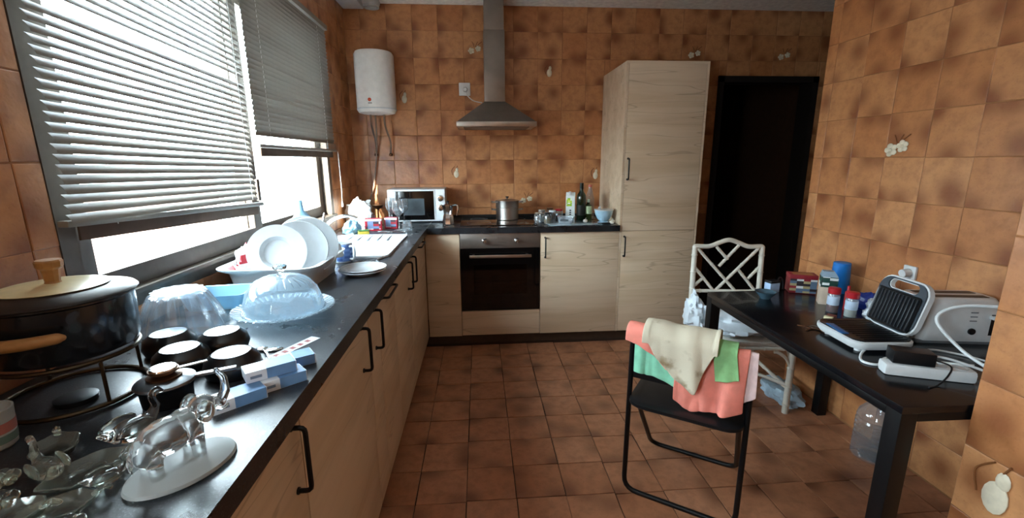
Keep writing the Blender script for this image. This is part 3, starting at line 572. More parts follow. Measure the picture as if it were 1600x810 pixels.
def wine_glass(label, x, y, sc=1):
    t = thing('wine_glass', label, 'wine glass', (x, y, ZT), 0, 'stemmed wine glasses'); s = sc
    G().lathe([(0, .003), (.033*s, 0), (.034*s, .002), (.008*s, .008), (.004*s, .014), (.004*s, .09*s), (.01*s, .1*s), (.034*s, .125*s), (.042*s, .155*s), (.036*s, .21*s), (.0345*s, .21*s), (.04*s, .155*s), (.032*s, .127*s), (.008*s, .104*s), (0, .102*s)], seg=28).done('glass', TG, t); return t
wine_glass('stemmed wine glass at the edge of the sink clutter', -.165, -.075); wine_glass('stemmed wine glass behind the coffee boxes', -.245, .1, 1.02); wine_glass('stemmed wine glass before the microwave', -.17, .19, .95)
t = thing('tumbler', 'cut glass tumbler upside down beside the wine glass', 'glass', (-.1, -.13, ZT)); G().lathe([(.034, 0), (.036, .002), (.03, .075), (.0, .078), (0, .072), (.027, .07), (.032, .002)], seg=12).done('glass', TG, t, smooth=20)
SPM = STEEL
def spoon(label, x, y, rz, L=.14, z=ZT, m=None):
    g = G(); g.tube([(0, 0, .004), (L*.35, 0, .008), (L*.72, 0, .003)], [.004, .0025, .003], 6); g.ball((L*.86, 0, .004), (L*.14, .014, .003), 12); o = g.done('spoon', m or CHROME, None, (x, y, z), rz); return tag(o, label, 'spoon')
spoon('steel spoon lying before the red coffee boxes', -.3, -.15, -.2); spoon('steel spoon lying beside the upturned tumbler', -.22, -.2, .15, .12)
t = thing('candle_holder', 'brown metal holder standing in the corner behind the wine glasses', 'holder', (-.365, .2, ZT)); G().lathe([(0, 0), (.035, 0), (.03, .006), (.008, .012), (.008, .12), (.03, .135), (.045, .15), (.042, .155), (0, .15)], seg=20).done('stand', BRONZE, t)
# mug
t = thing('mug', 'blue patterned mug beside the sink', 'mug', (-.262, -1.075, ZT), math.radians(-30)); R = .043
G().lathe([(0, .003), (R*.9, 0), (R, .004), (R, .095), (R-.004, .095), (R-.004, .008), (0, .007)], seg=32).done('cup', CERAM, t)
G().lathe([(R+.0003, .008), (R+.0008, .009), (R+.0008, .088), (R+.0003, .089)], seg=32).done('printed_band', patch_mat('blue flower print', ['5f86c8', '7fa4dc', 'dfe6f2', '4a6fb4', '6f95d2'], 48), t)
G().tube([(R-.002, 0, .078), (R+.024, 0, .08), (R+.032, 0, .05), (R+.022, 0, .02), (R-.002, 0, .018)], .0055, 10).done('handle', CERAM, t)
# stacked plates
def plate_prof(r, h=.016): return [(0, 0), (r*.6, 0), (r*.62, .003), (r*.95, h), (r, h+.001), (r*.985, h+.004), (r*.7, .008), (r*.58, .0055), (0, .005)]
RIMP = mat('grey rim decoration', '9aa0a6', .3)
for k in range(2):
    t = thing('dinner_plate', ('lower', 'upper')[k]+' of two stacked white plates in front of the mug', 'plate', (-.113+.004*k, -1.318+.004*k, ZT+.008*k), .3*k, 'stacked plates'); G().lathe(plate_prof(.1), seg=40).done('dish', CERAM, t)
    G().lathe([(.088, .0155), (.091, .0168), (.092, .0172), (.0885, .0162)], seg=40, closed=True).done('rim_band', RIMP, t)
t = thing('scissors', 'open steel scissors on worktop in front of the sink', 'scissors', (-.1, -1.06, ZT+.002), math.radians(74))
for s in (-1, 1):
    b = G().prism([(0, -.006), (.12, -.001*s), (.12, .001), (0, .006)], .002, Matrix.Rotation(s*.09, 4, 'Z') @ Matrix.Translation((0, 0, .002*s+.002))).done('blade', STEEL, t)
    G().tube([(-.012, -s*.004, .004), (-.04, -s*.012, .004), (-.06, -s*.03, .004), (-.085, -s*.026, .004), (-.08, -s*.01, .004), (-.05, -s*.008, .004)], .0035, 8).done('finger_loop', mat('grey grip', '8a9097', .4), t)
# dish rack with crockery
RX0, RX1, RY0, RY1 = -.56, -.225, -1.6, -1.2
t = thing('dish_tub', 'white plastic dish draining tub under the window full of plates', 'dish rack', ((RX0+RX1)/2, (RY0+RY1)/2, ZT)); a, b = (RX1-RX0)/2, (RY1-RY0)/2
g = G(); g.add(*loops([rrect(a*.86, b*.88, .05, 0), rrect(a*.95, b*.95, .06, .07), rrect(a+.02, b+.02, .07, .088), rrect(a+.022, b+.022, .07, .094), rrect(a-.005, b-.005, .06, .09), rrect(a*.92, b*.92, .06, .07), rrect(a*.83, b*.85, .05, .005)])); g.done('tub', WPL, t, smooth=50)
for k in range(5): G().tube([(-a*.85, -b*.7+k*.1, .06), (0, -b*.7+k*.1, .05), (a*.85, -b*.7+k*.1, .06)], .003, 6).done('rack_wire', WPL, t)
def stand_plate(label, x, y, z, r, lean, rz, name='dinner_plate', prof=None, m=CERAM):
    t = thing(name, label, 'plate', (x, y, z), rz, 'plates in the dish tub')
    T = Matrix.Translation((0, 0, r)) @ Matrix.Rotation(PI/2-lean, 4, 'X'); G().lathe(prof or plate_prof(r, .022), seg=48, M=T).done('dish', m, t); return t
def bowl_prof(r, d): return [(0, 0), (r*.45, 0), (r*.5, .003), (r*.8, d*.5), (r, d), (r*.98, d+.004), (r*.76, d*.52), (r*.45, .01), (0, .008)]
stand_plate('front soup plate with wide rim standing in the dish tub', -.375, -1.51, ZT+.03, .106, .28, math.radians(14), prof=[(0, 0), (.05, 0), (.054, .004), (.064, .02), (.104, .027), (.106, .03), (.062, .025), (.05, .008), (0, .006)])
stand_plate('second large white plate standing behind the soup plate', -.32, -1.45, ZT+.025, .112, .25, math.radians(16))
stand_plate('third large white plate standing in the dish tub', -.30, -1.395, ZT+.025, .115, .22, math.radians(18))
stand_plate('rearmost white plate standing in the dish tub', -.34, -1.33, ZT+.025, .115, .2, math.radians(20))
t = thing('soup_bowl', 'white bowl lying tipped at front of the dish tub', 'bowl', (-.49, -1.535, ZT+.06), 0); G().lathe(bowl_prof(.05, .035), seg=36, M=Matrix.Rotation(.25, 4, 'Y')).done('dish', CERAM, t)
t = thing('funnel', 'pale blue funnel upside down on top of the plates', 'funnel', (-.36, -1.285, ZT+.205), 0); G().lathe([(.06, 0), (.062, .003), (.03, .05), (.012, .07), (.008, .115), (.005, .115), (.009, .068), (.027, .048), (.058, .002)], seg=28, closed=True).done('cone', BLUEPL, t)
t = thing('cup', 'white cup upside down at the right end of the dish tub', 'cup', (-.255, -1.235, ZT+.06), 0); G().lathe([(.04, 0), (.042, .004), (.03, .06), (.02, .065), (0, .063)], seg=28).done('body', CERAM, t)
crumple('red and white cleaning cloth at the window end of the dish tub', 'cleaning_cloth', 'cloth', (-.515, -1.49, ZT+.03), (.032, .05, .085), patch_mat('red white stripes', ['c22834', 'e9e6e6', 'b81f2c', 'dcd6d6'], 16), 5, amp=.3)
# pale blue tray
t = thing('plastic_tray', 'pale blue plastic tray between fluted bowl and dish tub', 'tray', (-.49, -1.73, ZT), math.radians(8)); g = G(); g.add(*loops([rrect(.08, .06, .02, 0), rrect(.095, .073, .025, .05), rrect(.1, .078, .025, .052), rrect(.092, .07, .025, .05), rrect(.077, .057, .02, .004)])); g.done('tray', BLUEPL, t, smooth=50)
# fluted glass bowl
t = thing('fluted_glass_bowl', 'fluted clear glass bowl upside down beside the dark pot', 'bowl', (-.48, -1.945, ZT)); wob = lambda a, z: 1+.05*math.cos(14*a)
G().lathe([(.112, 0), (.113, .003), (.094, .06), (.07, .108), (.06, .114), (0, .112), (0, .106), (.056, .107), (.066, .102), (.09, .058), (.108, .002)], seg=84, wob=wob).done('glass', TGC, t, smooth=30); G().lathe([(0, .1145), (.062, .1145), (.064, .117), (.05, .119), (0, .1175)], seg=84, wob=wob).done('base', TGW, t)  # white haze in the base paints its bright reflection
# cake dome
t = thing('cake_plate', 'round glass cake plate with ribbed rim', 'cake plate', (-.226, -1.85, ZT)); wob2 = lambda a, z: 1+(.012*math.cos(44*a) if z > .012 else 0)
G().lathe([(0, .008), (.05, .008), (.05, 0), (.055, 0), (.06, .01), (.12, .013), (.15, .024), (.153, .026), (.15, .029), (.12, .019), (.06, .016), (0, .014)], seg=132, wob=wob2).done('plate', TGB, t, smooth=30)
g = G()
for k in range(48): g.box((.137, 0, .0245), (.026, .006, .003), .001, M=Matrix.Rotation(k*2*PI/48, 4, 'Z') @ Matrix.Translation((.137, 0, .0245)) @ Matrix.Rotation(-.33, 4, 'Y') @ Matrix.Translation((-.137, 0, -.0245)))
g.done('rim_ribs', TGW, t)
t = thing('cake_dome', 'clear glass cake dome with knob on the glass plate', 'cake dome', (-.226, -1.85, ZT+.0195)); prof = [(.118, 0), (.12, .002), (.116, .03), (.104, .065), (.08, .092), (.045, .108), (.015, .113), (.013, .113), (0, .112)]
G().lathe(prof+[(0, .108), (.012, .109), (.043, .104), (.077, .088), (.1, .063), (.112, .03), (.115, .002)], seg=64, closed=True).done('dome', TGB, t)
G().lathe([(.014, .112), (.008, .119), (.009, .124), (.02, .134), (.022, .142), (.012, .146), (0, .146)], seg=8).done('knob', GLASS, t, smooth=20)
g = G()
for k in range(24): a = k*2*PI/24; g.tube([(math.cos(a)*.05, math.sin(a)*.05, .1075), (math.cos(a)*.075, math.sin(a)*.075, .0955), (math.cos(a)*.088, math.sin(a)*.088, .0845)], [.001, .0022, .001], 6, sub=2)
g.done('cut_rays', TGB, t)
# big fondue pot on stand
PX, PY = -.455, -2.335
t = thing('pot_stand', 'dark wire stand holding the large blue pot', 'stand', (PX, PY, ZT)); IRON = mat('dark brass wire', '4a3d2c', .35, .8)
circ = lambda r, z, n=28: [(r*math.cos(2*PI*k/n), r*math.sin(2*PI*k/n), z) for k in range(n)]
G().tube(circ(.118, .006), .005, 8, closed=True, sub=2).done('floor_ring', IRON, t); G().tube(circ(.115, .098), .005, 8, closed=True, sub=2).done('top_ring', IRON, t)
for k in range(4): a = PI/4+k*PI/2+.3; G().tube([(.118*math.cos(a), .118*math.sin(a), .006), (.116*math.cos(a), .116*math.sin(a), .098)], .0035, 8).done('leg', IRON, t)
G().b2(.05, .17, -.012, .012, -.003, .003, .002).done('grip', BLACKP, t, (-.02, -.12, .012), math.radians(215))
G().lathe([(0, 0), (.035, 0), (.036, .01), (.03, .012), (0, .012)], seg=20).done('black_disc', BLACKP, t, (.02, -.03, .0))  # flat black disc lying inside the floor ring
t = thing('fondue_pot', 'large dark blue enamel pot with cream lid on wire stand', 'pot', (PX, PY, ZT+.103)); t.scale = (1, 1, .9); R = .123
G().lathe([(0, 0), (R-.02, 0), (R-.008, .006), (R-.002, .02), (R, .122), (R+.004, .126), (R+.004, .13), (R-.006, .13), (R-.01, .02), (0, .008)], seg=56).done('body', NAVY, t)
ld = G().lathe([(R+.006, .13), (R+.008, .133), (R+.004, .138), (.09, .148), (.086, .15), (0, .15), (0, .146), (.09, .144), (R, .132)], seg=56, closed=True).done('lid', mat('dark brown lid metal', '3a3634', .35, .5), t)
G().lathe([(.086, .1502), (.088, .152), (.08, .1545), (.04, .159), (0, .16)], seg=48).done('lid_top', CREAM, ld)
G().lathe([(.014, .158), (.012, .163), (.015, .19), (.021, .196), (.022, .208), (.02, .212), (0, .212)], seg=10, M=Matrix.Diagonal((1, 1, 1, 1))).done('lid_knob', WOODH, ld, smooth=25)
g = G(); g.tube([(-.1, -.125, .068), (-.04, -.148, .07), (.04, -.14, .072), (.088, -.115, .074), (.094, -.111, .074)], [.011, .0125, .0125, .011, .005], 12); g.done('side_handle', WOODH, t)
g = G()
for q in ((-.06, -.14), (.06, -.13)): g.cyl((q[0]*.78, q[1]*.78, .07), (q[0], q[1], .07), .006)
g.done('handle_post', BLACKM, t)
# fondue bowls upside down
for x, y, lb in ((-.40, -2.125, 'rear left'), (-.268, -2.125, 'rear right'), (-.308, -2.228, 'front left'), (-.172, -2.265, 'front right')):
    t = thing('fondue_bowl', 'black bowl turned upside down, '+lb+' of the four', 'bowl', (x, y, ZT), random.random(), 'upturned black bowls'); s = 1.0
    G().lathe([(.05, 0), (.054, .002), (.061, .02), (.056, .04), (.043, .052), (.041, .055), (.039, .053), (0, .053), (0, .047), (.05, .036), (.056, .02), (.048, .001)], seg=40).done('bowl', mat('black glazed stoneware', '111215', .28, coat=.4), t)
    G().lathe([(.0, .0532), (.0385, .0532), (.0385, .0542), (0, .0542)], seg=36).done('base', mat('smooth grey base', '9aa4ae', .22, .3), t)  # lighter grey disc on the upturned foot
t = thing('spirit_burner', 'small black fondue burner with metal lid beside the bowls', 'burner', (-.24, -2.385, ZT), math.radians(25)); 
G().lathe([(0, 0), (.04, 0), (.044, .004), (.046, .03), (.05, .042), (.046, .044), (0, .04)], seg=36).done('pan', mat('black enamel', '0c0c0e', .25), t); G().lathe([(.05, .042), (.054, .046), (.052, .05), (.035, .056), (0, .056)], seg=36).done('cover', mat('dark steel cover', '6f7276', .3, .9), t)
k = G().lathe([(.03, .056), (.031, .06), (.018, .064), (.018, .067), (.026, .069), (.026, .073), (0, .074)], seg=28).done('regulator', BRONZE, t); G().lathe([(0, .073), (.024, .0735), (.023, .077), (0, .078)], seg=24).done('cap', CHROME, k)
G().b2(.045, .125, -.007, .007, .044, .05, .002).done('handle', mat('grey metal handle', '9b9a99', .3, .9), t); G().b2(.0, .075, -.005, .005, .066, .07, .002).done('regulator_handle', 'grey metal handle', t, rz=math.radians(12))
spoon('fondue spoon lying behind the front bowls', -.26, -2.17, .25, .15); spoon('teaspoon handle beside the right upturned bowl', -.12, -2.2, 2.2, .1)
# medicine boxes
BOXW = mat('white card box', 'dfe6ee', .4, var=.03); BOXB = mat('blue printed card', '6c97c6', .4, var=.15)
def medbox(label, x, y, z, rz, L=.1, wd=.048, h=.024):
    t = thing('medicine_box', label, 'box', (x, y, z), math.radians(rz), 'blue and white boxes at the worktop edge'); G().b2(-L/2, L/2, -wd/2, wd/2, 0, h, .0012).done('carton', BOXW, t)
    g = G(); g.b2(-L*.1, L/2-.002, -wd/2-.0006, wd/2+.0006, .001, h+.0006); g.done('blue_sleeve', BOXB, t); G().b2(-L*.42, -L*.2, -wd/2-.0008, -wd/2, h*.35, h*.6).done('lettering', mat('grey blue print', '7d8fa6', .5), t)
medbox('blue and white box nearest the glass elephant', -.096, -2.40, ZT, 42); medbox('lower box of the two stacked blue boxes', -.04, -2.325, ZT, 40, .095); medbox('upper box lying across the stacked blue boxes', -.062, -2.325, ZT+.0255, 36, .1); medbox('blue box farthest along the worktop edge', -.045, -2.225, ZT, 34, .075)
o = G().b2(-.08, .08, -.016, .016, 0, .0012).done('paper_strip', mat('paper strip', 'c9cdd2', .6), None, (-.093, -2.13, ZT), math.radians(64)); tag(o, 'narrow printed paper strip before the cake dome', 'paper')
for k in range(5): G().b2(-.006, .006, -.007, .007, .0012, .0016).done('printed_spot', mat('dull red print', '9a4a48', .6), o, (-.05+k*.025, 0, 0))
# glass elephant
t = thing('elephant_figurine', 'clear glass elephant with raised trunk on frosted oval base', 'figurine', (-.077, -2.605, ZT), math.radians(58))
g = G(); g.lathe([(0, 0), (.066, 0), (.072, .004), (.07, .009), (.05, .016), (.02, .021), (0, .022)], seg=48, M=Matrix.Diagonal((1.1, .8, 1, 1))); g.done('base', FROST, t)
g = G(); g.ball((-.014, 0, .068), (.042, .028, .03)); g.ball((-.04, 0, .058), (.024, .024, .026)); g.ball((.012, 0, .074), (.028, .024, .027)); g.ball((.04, 0, .09), (.021, .018, .021)); g.chain([(.052, 0, .09), (.068, 0, .084), (.08, 0, .1), (.08, 0, .124), (.07, 0, .142)], [.012, .010, .008, .0065, .005])
for sx, sy in ((.02, .014), (.02, -.014), (-.04, .014), (-.04, -.014)): g.chain([(sx, sy, .062), (sx, sy, .016)], [.012, .0105])
g.chain([(-.058, 0, .07), (-.068, 0, .05), (-.064, 0, .035)], [.005, .003, .003])
bd = g.done('body', SOFTG, t, mods=[REM(.0025), SMO(6)])
for s in (-1, 1): g = G(); g.ball((.034, s*.022, .09), (.016, .006, .02)); g.done('ear', GLASS, t, mods=[SUB]); g = G(); g.tube([(.054, s*.01, .086), (.066, s*.014, .078), (.075, s*.014, .082)], [.004, .003, .0015], 8); g.done('tusk', GLASS, t)
# small glass figurines
def swan(label, x, y, rz, sc=1.0, m=GLASS):
    t = thing('swan_figurine', label, 'figurine', (x, y, ZT), rz, 'small glass figurines at the worktop corner'); s = sc
    g = G(); g.ball((0, 0, .02*s), (.036*s, .022*s, .02*s)); g.chain([(.028*s, 0, .022*s), (.042*s, 0, .04*s), (.036*s, 0, .06*s), (.046*s, 0, .068*s), (.058*s, 0, .06*s)], [.011*s, .007*s, .006*s, .007*s, .003*s]); g.chain([(-.03*s, 0, .025*s), (-.05*s, 0, .036*s)], [.011*s, .003*s])
    g.done('body', m, t, mods=[REM(.0025*s), SMO(4)])
    for q in (-1, 1): g = G(); g.ball((-.008*s, q*.021*s, .03*s), (.03*s, .006*s, .013*s)); g.done('wing', m, t)
    return t
SMOKE = mat('smoky clear glass', 'e9f0e4', .07, trans=.94, var=0)
swan('glass swan with curled neck beside the elephant base', -.215, -2.515, math.radians(70), 1.05); swan('little glass bird directly left of the elephant base', -.172, -2.632, math.radians(50), .6)
swan('smoky glass swan in the bottom left corner cluster', -.275, -2.61, math.radians(150), .85, SMOKE)
def leaf_dish(label, x, y, rz, a, b, m=SMOKE, z=0):
    t = thing('glass_dish', label, 'glass dish', (x, y, ZT+z), rz, 'small glass dishes at the worktop corner')
    g = G(); wv = lambda an, zz: 1+.06*math.cos(6*an); g.lathe([(0, 0), (.5, 0), (.8, .3), (1, 1), (.95, 1.05), (.74, .38), (.45, .14), (0, .12)], seg=36, wob=wv, M=Matrix.Diagonal((a, b, .016, 1))); g.done('dish', m, t)
    G().tube([(a*.9, 0, .014), (a*1.15, 0, .022), (a*1.3, .006, .014)], [.005, .004, .003], 8).done('stem', m, t); return t
leaf_dish('leaf shaped glass dish in front of the pot stand', -.215, -2.61, 1.0, .058, .04); leaf_dish('oval glass dish at the front of the figurine cluster', -.19, -2.695, .6, .045, .03); leaf_dish('glass dish behind the smoky swan', -.32, -2.545, 2.2, .045, .032); leaf_dish('small glass dish at the lower left picture corner', -.245, -2.70, .2, .042, .03)
for i, (x, y) in enumerate(((-.2, -2.735), (-.285, -2.675), (-.33, -2.625), (-.15, -2.73))):
    t = thing('glass_blossom', ('glass flower lowest in the cluster', 'glass flower behind the small dish', 'glass flower nearest the window wall', 'glass flower nearest the worktop edge')[i], 'figurine', (x, y, ZT), i, 'glass flowers'); g = G()
    for k in range(6): g.ball((.014*math.cos(k*PI/3), .014*math.sin(k*PI/3), .012), (.010, .010, .009), 10)
    g.ball((0, 0, .014), .009, 10); g.done('petals', (SMOKE, GLASS)[i % 2], t)
t = thing('candle_glass', 'frosted glass cup with red and green band at the left edge', 'glass', (-.445, -2.52, ZT)); G().lathe([(0, 0), (.028, 0), (.032, .004), (.036, .07), (.033, .07), (.029, .008), (0, .006)], seg=28).done('cup', FROST, t)
G().lathe([(.0335, .03), (.0342, .03), (.0352, .048), (.0345, .048)], seg=28, closed=True).done('red_band', mat('faded red paint', 'b8746a', .5), t); G().lathe([(.0325, .012), (.0332, .012), (.034, .026), (.0333, .026)], seg=28, closed=True).done('green_band', mat('grey green paint', '6a8076', .5), t)
# ------------------------------------------------------------------ black table
TZ = .725
ang = math.atan2(-.028, 1.13)  # slight turn
TB = thing('black_table', 'black rectangular table in the alcove against the right wall', 'table', (1.945, -1.662, 0), math.radians(-.8)); BT = mat('black table laminate', '0d0e12', .24, var=.3, coat=.15); hw, hl, lg = .36, .565, .05
G().b2(-hw, hw, -hl, hl, TZ-.022, TZ, .002).done('tabletop', BT, TB)
for s in (-1, 1): G().b2(s*hw-(lg if s > 0 else 0), s*hw+(lg if s < 0 else 0), -hl+lg, hl-lg, TZ-.047, TZ-.022, .002).done('apron', BLACKM, TB); G().b2(-hw+lg, hw-lg, s*hl-(lg if s > 0 else 0), s*hl+(lg if s < 0 else 0), TZ-.047, TZ-.022, .002).done('apron', BLACKM, TB)
for sx in (-1, 1):
    for sy in (-1, 1): G().b2(-lg/2, lg/2, -lg/2, lg/2, 0, TZ-.022, .002).done('leg', BLACKM, TB, (sx*(hw-lg/2), sy*(hl-lg/2), 0))
# folding chair (faces the table)
FC = thing('folding_chair', 'black metal folding chair with cloths over its back', 'chair', (1.186, -1.745, 0), math.radians(-34.8)); r_ = .0105; hw = .218
g = G(); g.tube(fillet([(-hw, .01, .4), (-hw, .02, .715), (hw, .02, .715), (hw, .01, .4)], .05), r_, 10, smooth=False); g.tube(fillet([(-hw, .01, .4), (-hw, 0, r_), (hw, 0, r_), (hw, .01, .4)], .06), r_, 10, smooth=False); g.done('rear_frame', BLACKM, FC)
g = G(); f2 = hw-.024; g.tube(fillet([(-f2, .03, .44), (-f2, .385, r_), (f2, .385, r_), (f2, .03, .44)], .06), r_, 10, smooth=False); g.done('front_frame', BLACKM, FC)
st = G().add(*loops([off(rrect(.2, .19, .05, .432), 0, .14), off(rrect(.212, .2, .06, .44), 0, .14), off(rrect(.212, .2, .06, .452), 0, .14), off(rrect(.195, .185, .05, .458), 0, .14)])).done('seat', BLACKP, FC, smooth=40)
G().b2(-hw+.01, hw-.01, .012, .028, .53, .705, .004).done('backrest', BLACKP, FC)
# cloths over the chair back: s along the back, t down the drape on the camera side (local -y)
def drape(label, x0, x1, hem, back, layer, m, seed, top=None, skew=0, nu=44, nv=40):
    def fn(s, t):
        x = x0+(x1-x0)*s; Lf = max(.02, hem(s)-.05); Lb = back; tot = Lf+Lb+.05; d = t*tot; q = layer*.0065+.014
        tz = .719+layer*.002
        if d < Lb: y, z = .02+q, tz-(Lb-d)
        elif d < Lb+.05: a = (d-Lb)/.05*PI; y, z = .02+q*math.cos(a), tz+q*.8*math.sin(a)
        else: y, z = .02-q, tz-(d-Lb-.05)
        f = max(0, (d-Lb-.05))
        n1 = noise.noise(Vector((x*9+seed, z*2.2, seed)))+.6*noise.noise(Vector((x*21+seed, z*3, 2)))
        y -= f*.05+abs(n1)*(.012+.12*f)*(1 if d > Lb else .3); x += n1*.02*min(1, f*6)+skew*f
        z += noise.noise(Vector((x*12, seed, 3)))*.008
        return (x, y, z)
    o = G().sheet(fn, nu, nv).done('cleaning_cloth', m, FCW, smooth=60, mods=[SOL(.0028), SUB]); return o
def lerpf(pts):
    def f(s):
        for (a, b), (c, d) in zip(pts, pts[1:]):
            if s <= c: return b+(d-b)*(s-a)/(c-a)
        return pts[-1][1]
    return f
CORAL = mat('coral microfibre', 'f79382', .95, var=.1, vscale=18, bump=.6, bscale=500); MINT = mat('mint microfibre', '8fd6b4', .95, bump=.6, bscale=500); GREENC = mat('leaf green microfibre', '93c98a', .95, bump=.6, bscale=500); PINKW = mat('pale pink towel', 'e6c9c6', .95, bump=.5, bscale=400)
t_ = NT('stained beige chamois'); co_ = t_.coord(); nz_ = t_.noise(co_, 9, 4); t_.l(t_.mix(t_.rng(nz_, .56, .72), srgb('cfc4ad'), srgb('8d7656')), t_.b.inputs['Base Color']); t_.b.inputs['Roughness'].default_value = .95; t_.bump(t_.noise(co_, 300, 2), .4, .002); CHAM = t_.m
FCW = None
def cloth(label, *a, **k):
    o = drape(label, *a, **k); o.location = FC.location; o.rotation_euler = FC.rotation_euler; tag(o, label, 'cloth', 'cloths over the folding chair'); return o
cloth('mint green cloth showing at the left of the chair back', -.205, .03, lerpf([(0, .20), (.5, .215), (1, .24)]), .12, 0, MINT, 1)
cloth('large coral pink towel hanging lowest over the chair back', -.04, .205, lerpf([(0, .28), (.25, .315), (.55, .295), (1, .27)]), .15, 1, CORAL, 2)
cloth('pale pink towel edge at right end of the chair back', .165, .232, lerpf([(0, .27), (1, .2)]), .14, 0, PINKW, 9, nu=16)
cloth('leaf green cloth between coral folds at right of chair back', .085, .165, lerpf([(0, .165), (1, .145)]), .1, 4, GREENC, 4, skew=.12, nu=20)
cloth('coral cloth bundled over the left end of chair back', -.235, -.07, lerpf([(0, .075), (.35, .085), (.7, .12), (1, .165)]), .1, 5, CORAL, 5, nu=26)
cloth('stained beige chamois draped in a point over the chair back', -.165, .105, lerpf([(0, .03), (.2, .12), (.68, .225), (.72, .225), (1, .04)]), .1, 8.5, CHAM, 6)
# white faux bamboo chair
BC = thing('bamboo_chair', 'white painted bamboo chair with lattice back at the table end', 'chair', (1.925, -.86, 0), math.radians(-7.5)); BAM = mat('white painted bamboo', 'd9d4c8', .4, var=.06); hw = .208; yb, yf = .215, -.222
def bam(parent, name, p0, p1, r=.0105, knots=True):
    g = G(); g.cyl(p0, p1, r, seg=12); a, b = Vector(p0), Vector(p1); n = max(1, int((b-a).length/.12))
    for k in range(n+1):
        c = a.lerp(b, (k+.5)/(n+1)); d = (b-a).normalized()*.005
        if knots: g.tube([c-d, c-d*.4, c+d*.4, c+d], [r, r*1.18, r*1.18, r], 12, smooth=False)
    return g.done(name, BAM, parent)
bam(BC, 'leg', (-hw, yb+.02, 0), (-hw, yb, .44), .016); bam(BC, 'leg', (hw, yb+.02, 0), (hw, yb, .44), .016); bam(BC, 'leg', (-hw, yf, 0), (-hw, yf, .44), .017); bam(BC, 'leg', (hw, yf, 0), (hw, yf, .44), .017)
bam(BC, 'back_post', (-hw, yb, .44), (-hw+.003, yb+.02, .87), .016); bam(BC, 'back_post', (hw, yb, .44), (hw-.003, yb+.02, .87), .016)
G().tube([(-hw, yb+.02, .86), (-hw+.012, yb+.02, .873), (-.12, yb+.02, .872), (-.06, yb+.02, .895), (0, yb+.02, .913), (.06, yb+.02, .895), (.12, yb+.02, .872), (hw-.012, yb+.02, .873), (hw, yb+.02, .86)], .014, 12).done('top_rail', BAM, BC)
yy = yb+.015; bam(BC, 'back_rail', (-hw, yb+.008, .585), (hw, yb+.008, .585), .011)
for a, b in (((-.19, .86), (.06, .59)), ((.18, .86), (-.06, .585)), ((-.075, .87), (-.0, .79)), ((.06, .88), (-.05, .745)), ((-.2, .74), (-.075, .59)), ((-.2, .61), (-.135, .675)), ((.2, .745), (.135, .665)), ((.07, .725), (.18, .595))):
    bam(BC, 'lattice_bar', (a[0], yy, a[1]), (b[0], yy, b[1]), .0095)
for a, b in (((-hw, yf, .39), (hw, yf, .39)), ((-hw, yf, .39), (-hw, yb, .39)), ((hw, yf, .39), (hw, yb, .39)), ((-hw, yb, .39), (hw, yb, .39)), ((-hw, yf, .15), (-hw, yb, .15)), ((hw, yf, .15), (hw, yb, .15)), ((-hw, yb, .12), (hw, yb, .12))): bam(BC, 'stretcher', a, b, .011)
bam(BC, 'stretcher', (hw, yf, .17), (-hw, yb, .2), .010)
for s in (-1, 1): G().tube([(s*hw, yf, .27), (s*(hw-.03), yf, .33), (s*(hw-.075), yf, .365), (s*(hw-.1), yf, .37)], .009, 10).done('corner_bracket', BAM, BC); G().tube([(s*hw, yf+.0, .28), (s*hw, yf+.05, .36), (s*hw, yf+.1, .38)], .009, 10).done('corner_bracket', BAM, BC)
G().box((0, 0, .415), (.44, .46, .028), .012).done('seat', mat('woven seat white', 'c9c6bd', .7), BC)
crumple('crumpled white plastic bag heaped on the bamboo chair seat', 'plastic_bag', 'bag', (1.90, -.87, .43), (.21, .21, .085), BAGM, 12, 48, .25)
crumple('white frilly bag hanging at left of the bamboo chair seat', 'plastic_bag', 'bag', (1.685, -.80, .43), (.05, .11, .12), BAGM, 15, 40, .45)
crumple('pale plastic bag lying on the floor under the table', 'plastic_bag', 'bag', (2.185, -.955, 0), (.09, .15, .07), mat('pale blue film', 'b9d4e6', .35, trans=.15), 21, 40, .3)
# water jug
t = thing('water_jug', 'large clear plastic water jug with blue cap under the table', 'water jug', (2.265, -1.5, 0)); R = .085
pr = [(0, .01), (R*.5, .004), (R*.9, 0), (R, .012)]
for k in range(7): z = .03+k*.024; pr += [(R, z), (R*.965, z+.006), (R*.965, z+.010), (R, z+.016)]
pr += [(R*.93, .2), (R*.98, .21), (R*.9, .235), (R*.66, .262), (R*.36, .28), (.028, .285), (.028, .295), (0, .295)]
G().lathe(pr, seg=40).done('bottle', PET, t, smooth=30); G().lathe([(0, .012), (R*.94, .014), (R*.94, .13), (0, .131)], seg=36).done('water', thin_glass('water body', (.9, .94, .96), .5, .02), t)
cp = G().lathe([(.033, .284), (.035, .286), (.034, .306), (0, .308)], seg=24).done('cap', mat('light blue cap', '3fa9e0', .4), t); G().tube([(.03, 0, .295), (-.02, -.05, .3), (-.045, -.03, .296), (-.03, 0, .292)], .004, 8).done('carry_strap', 'light blue cap', cp)
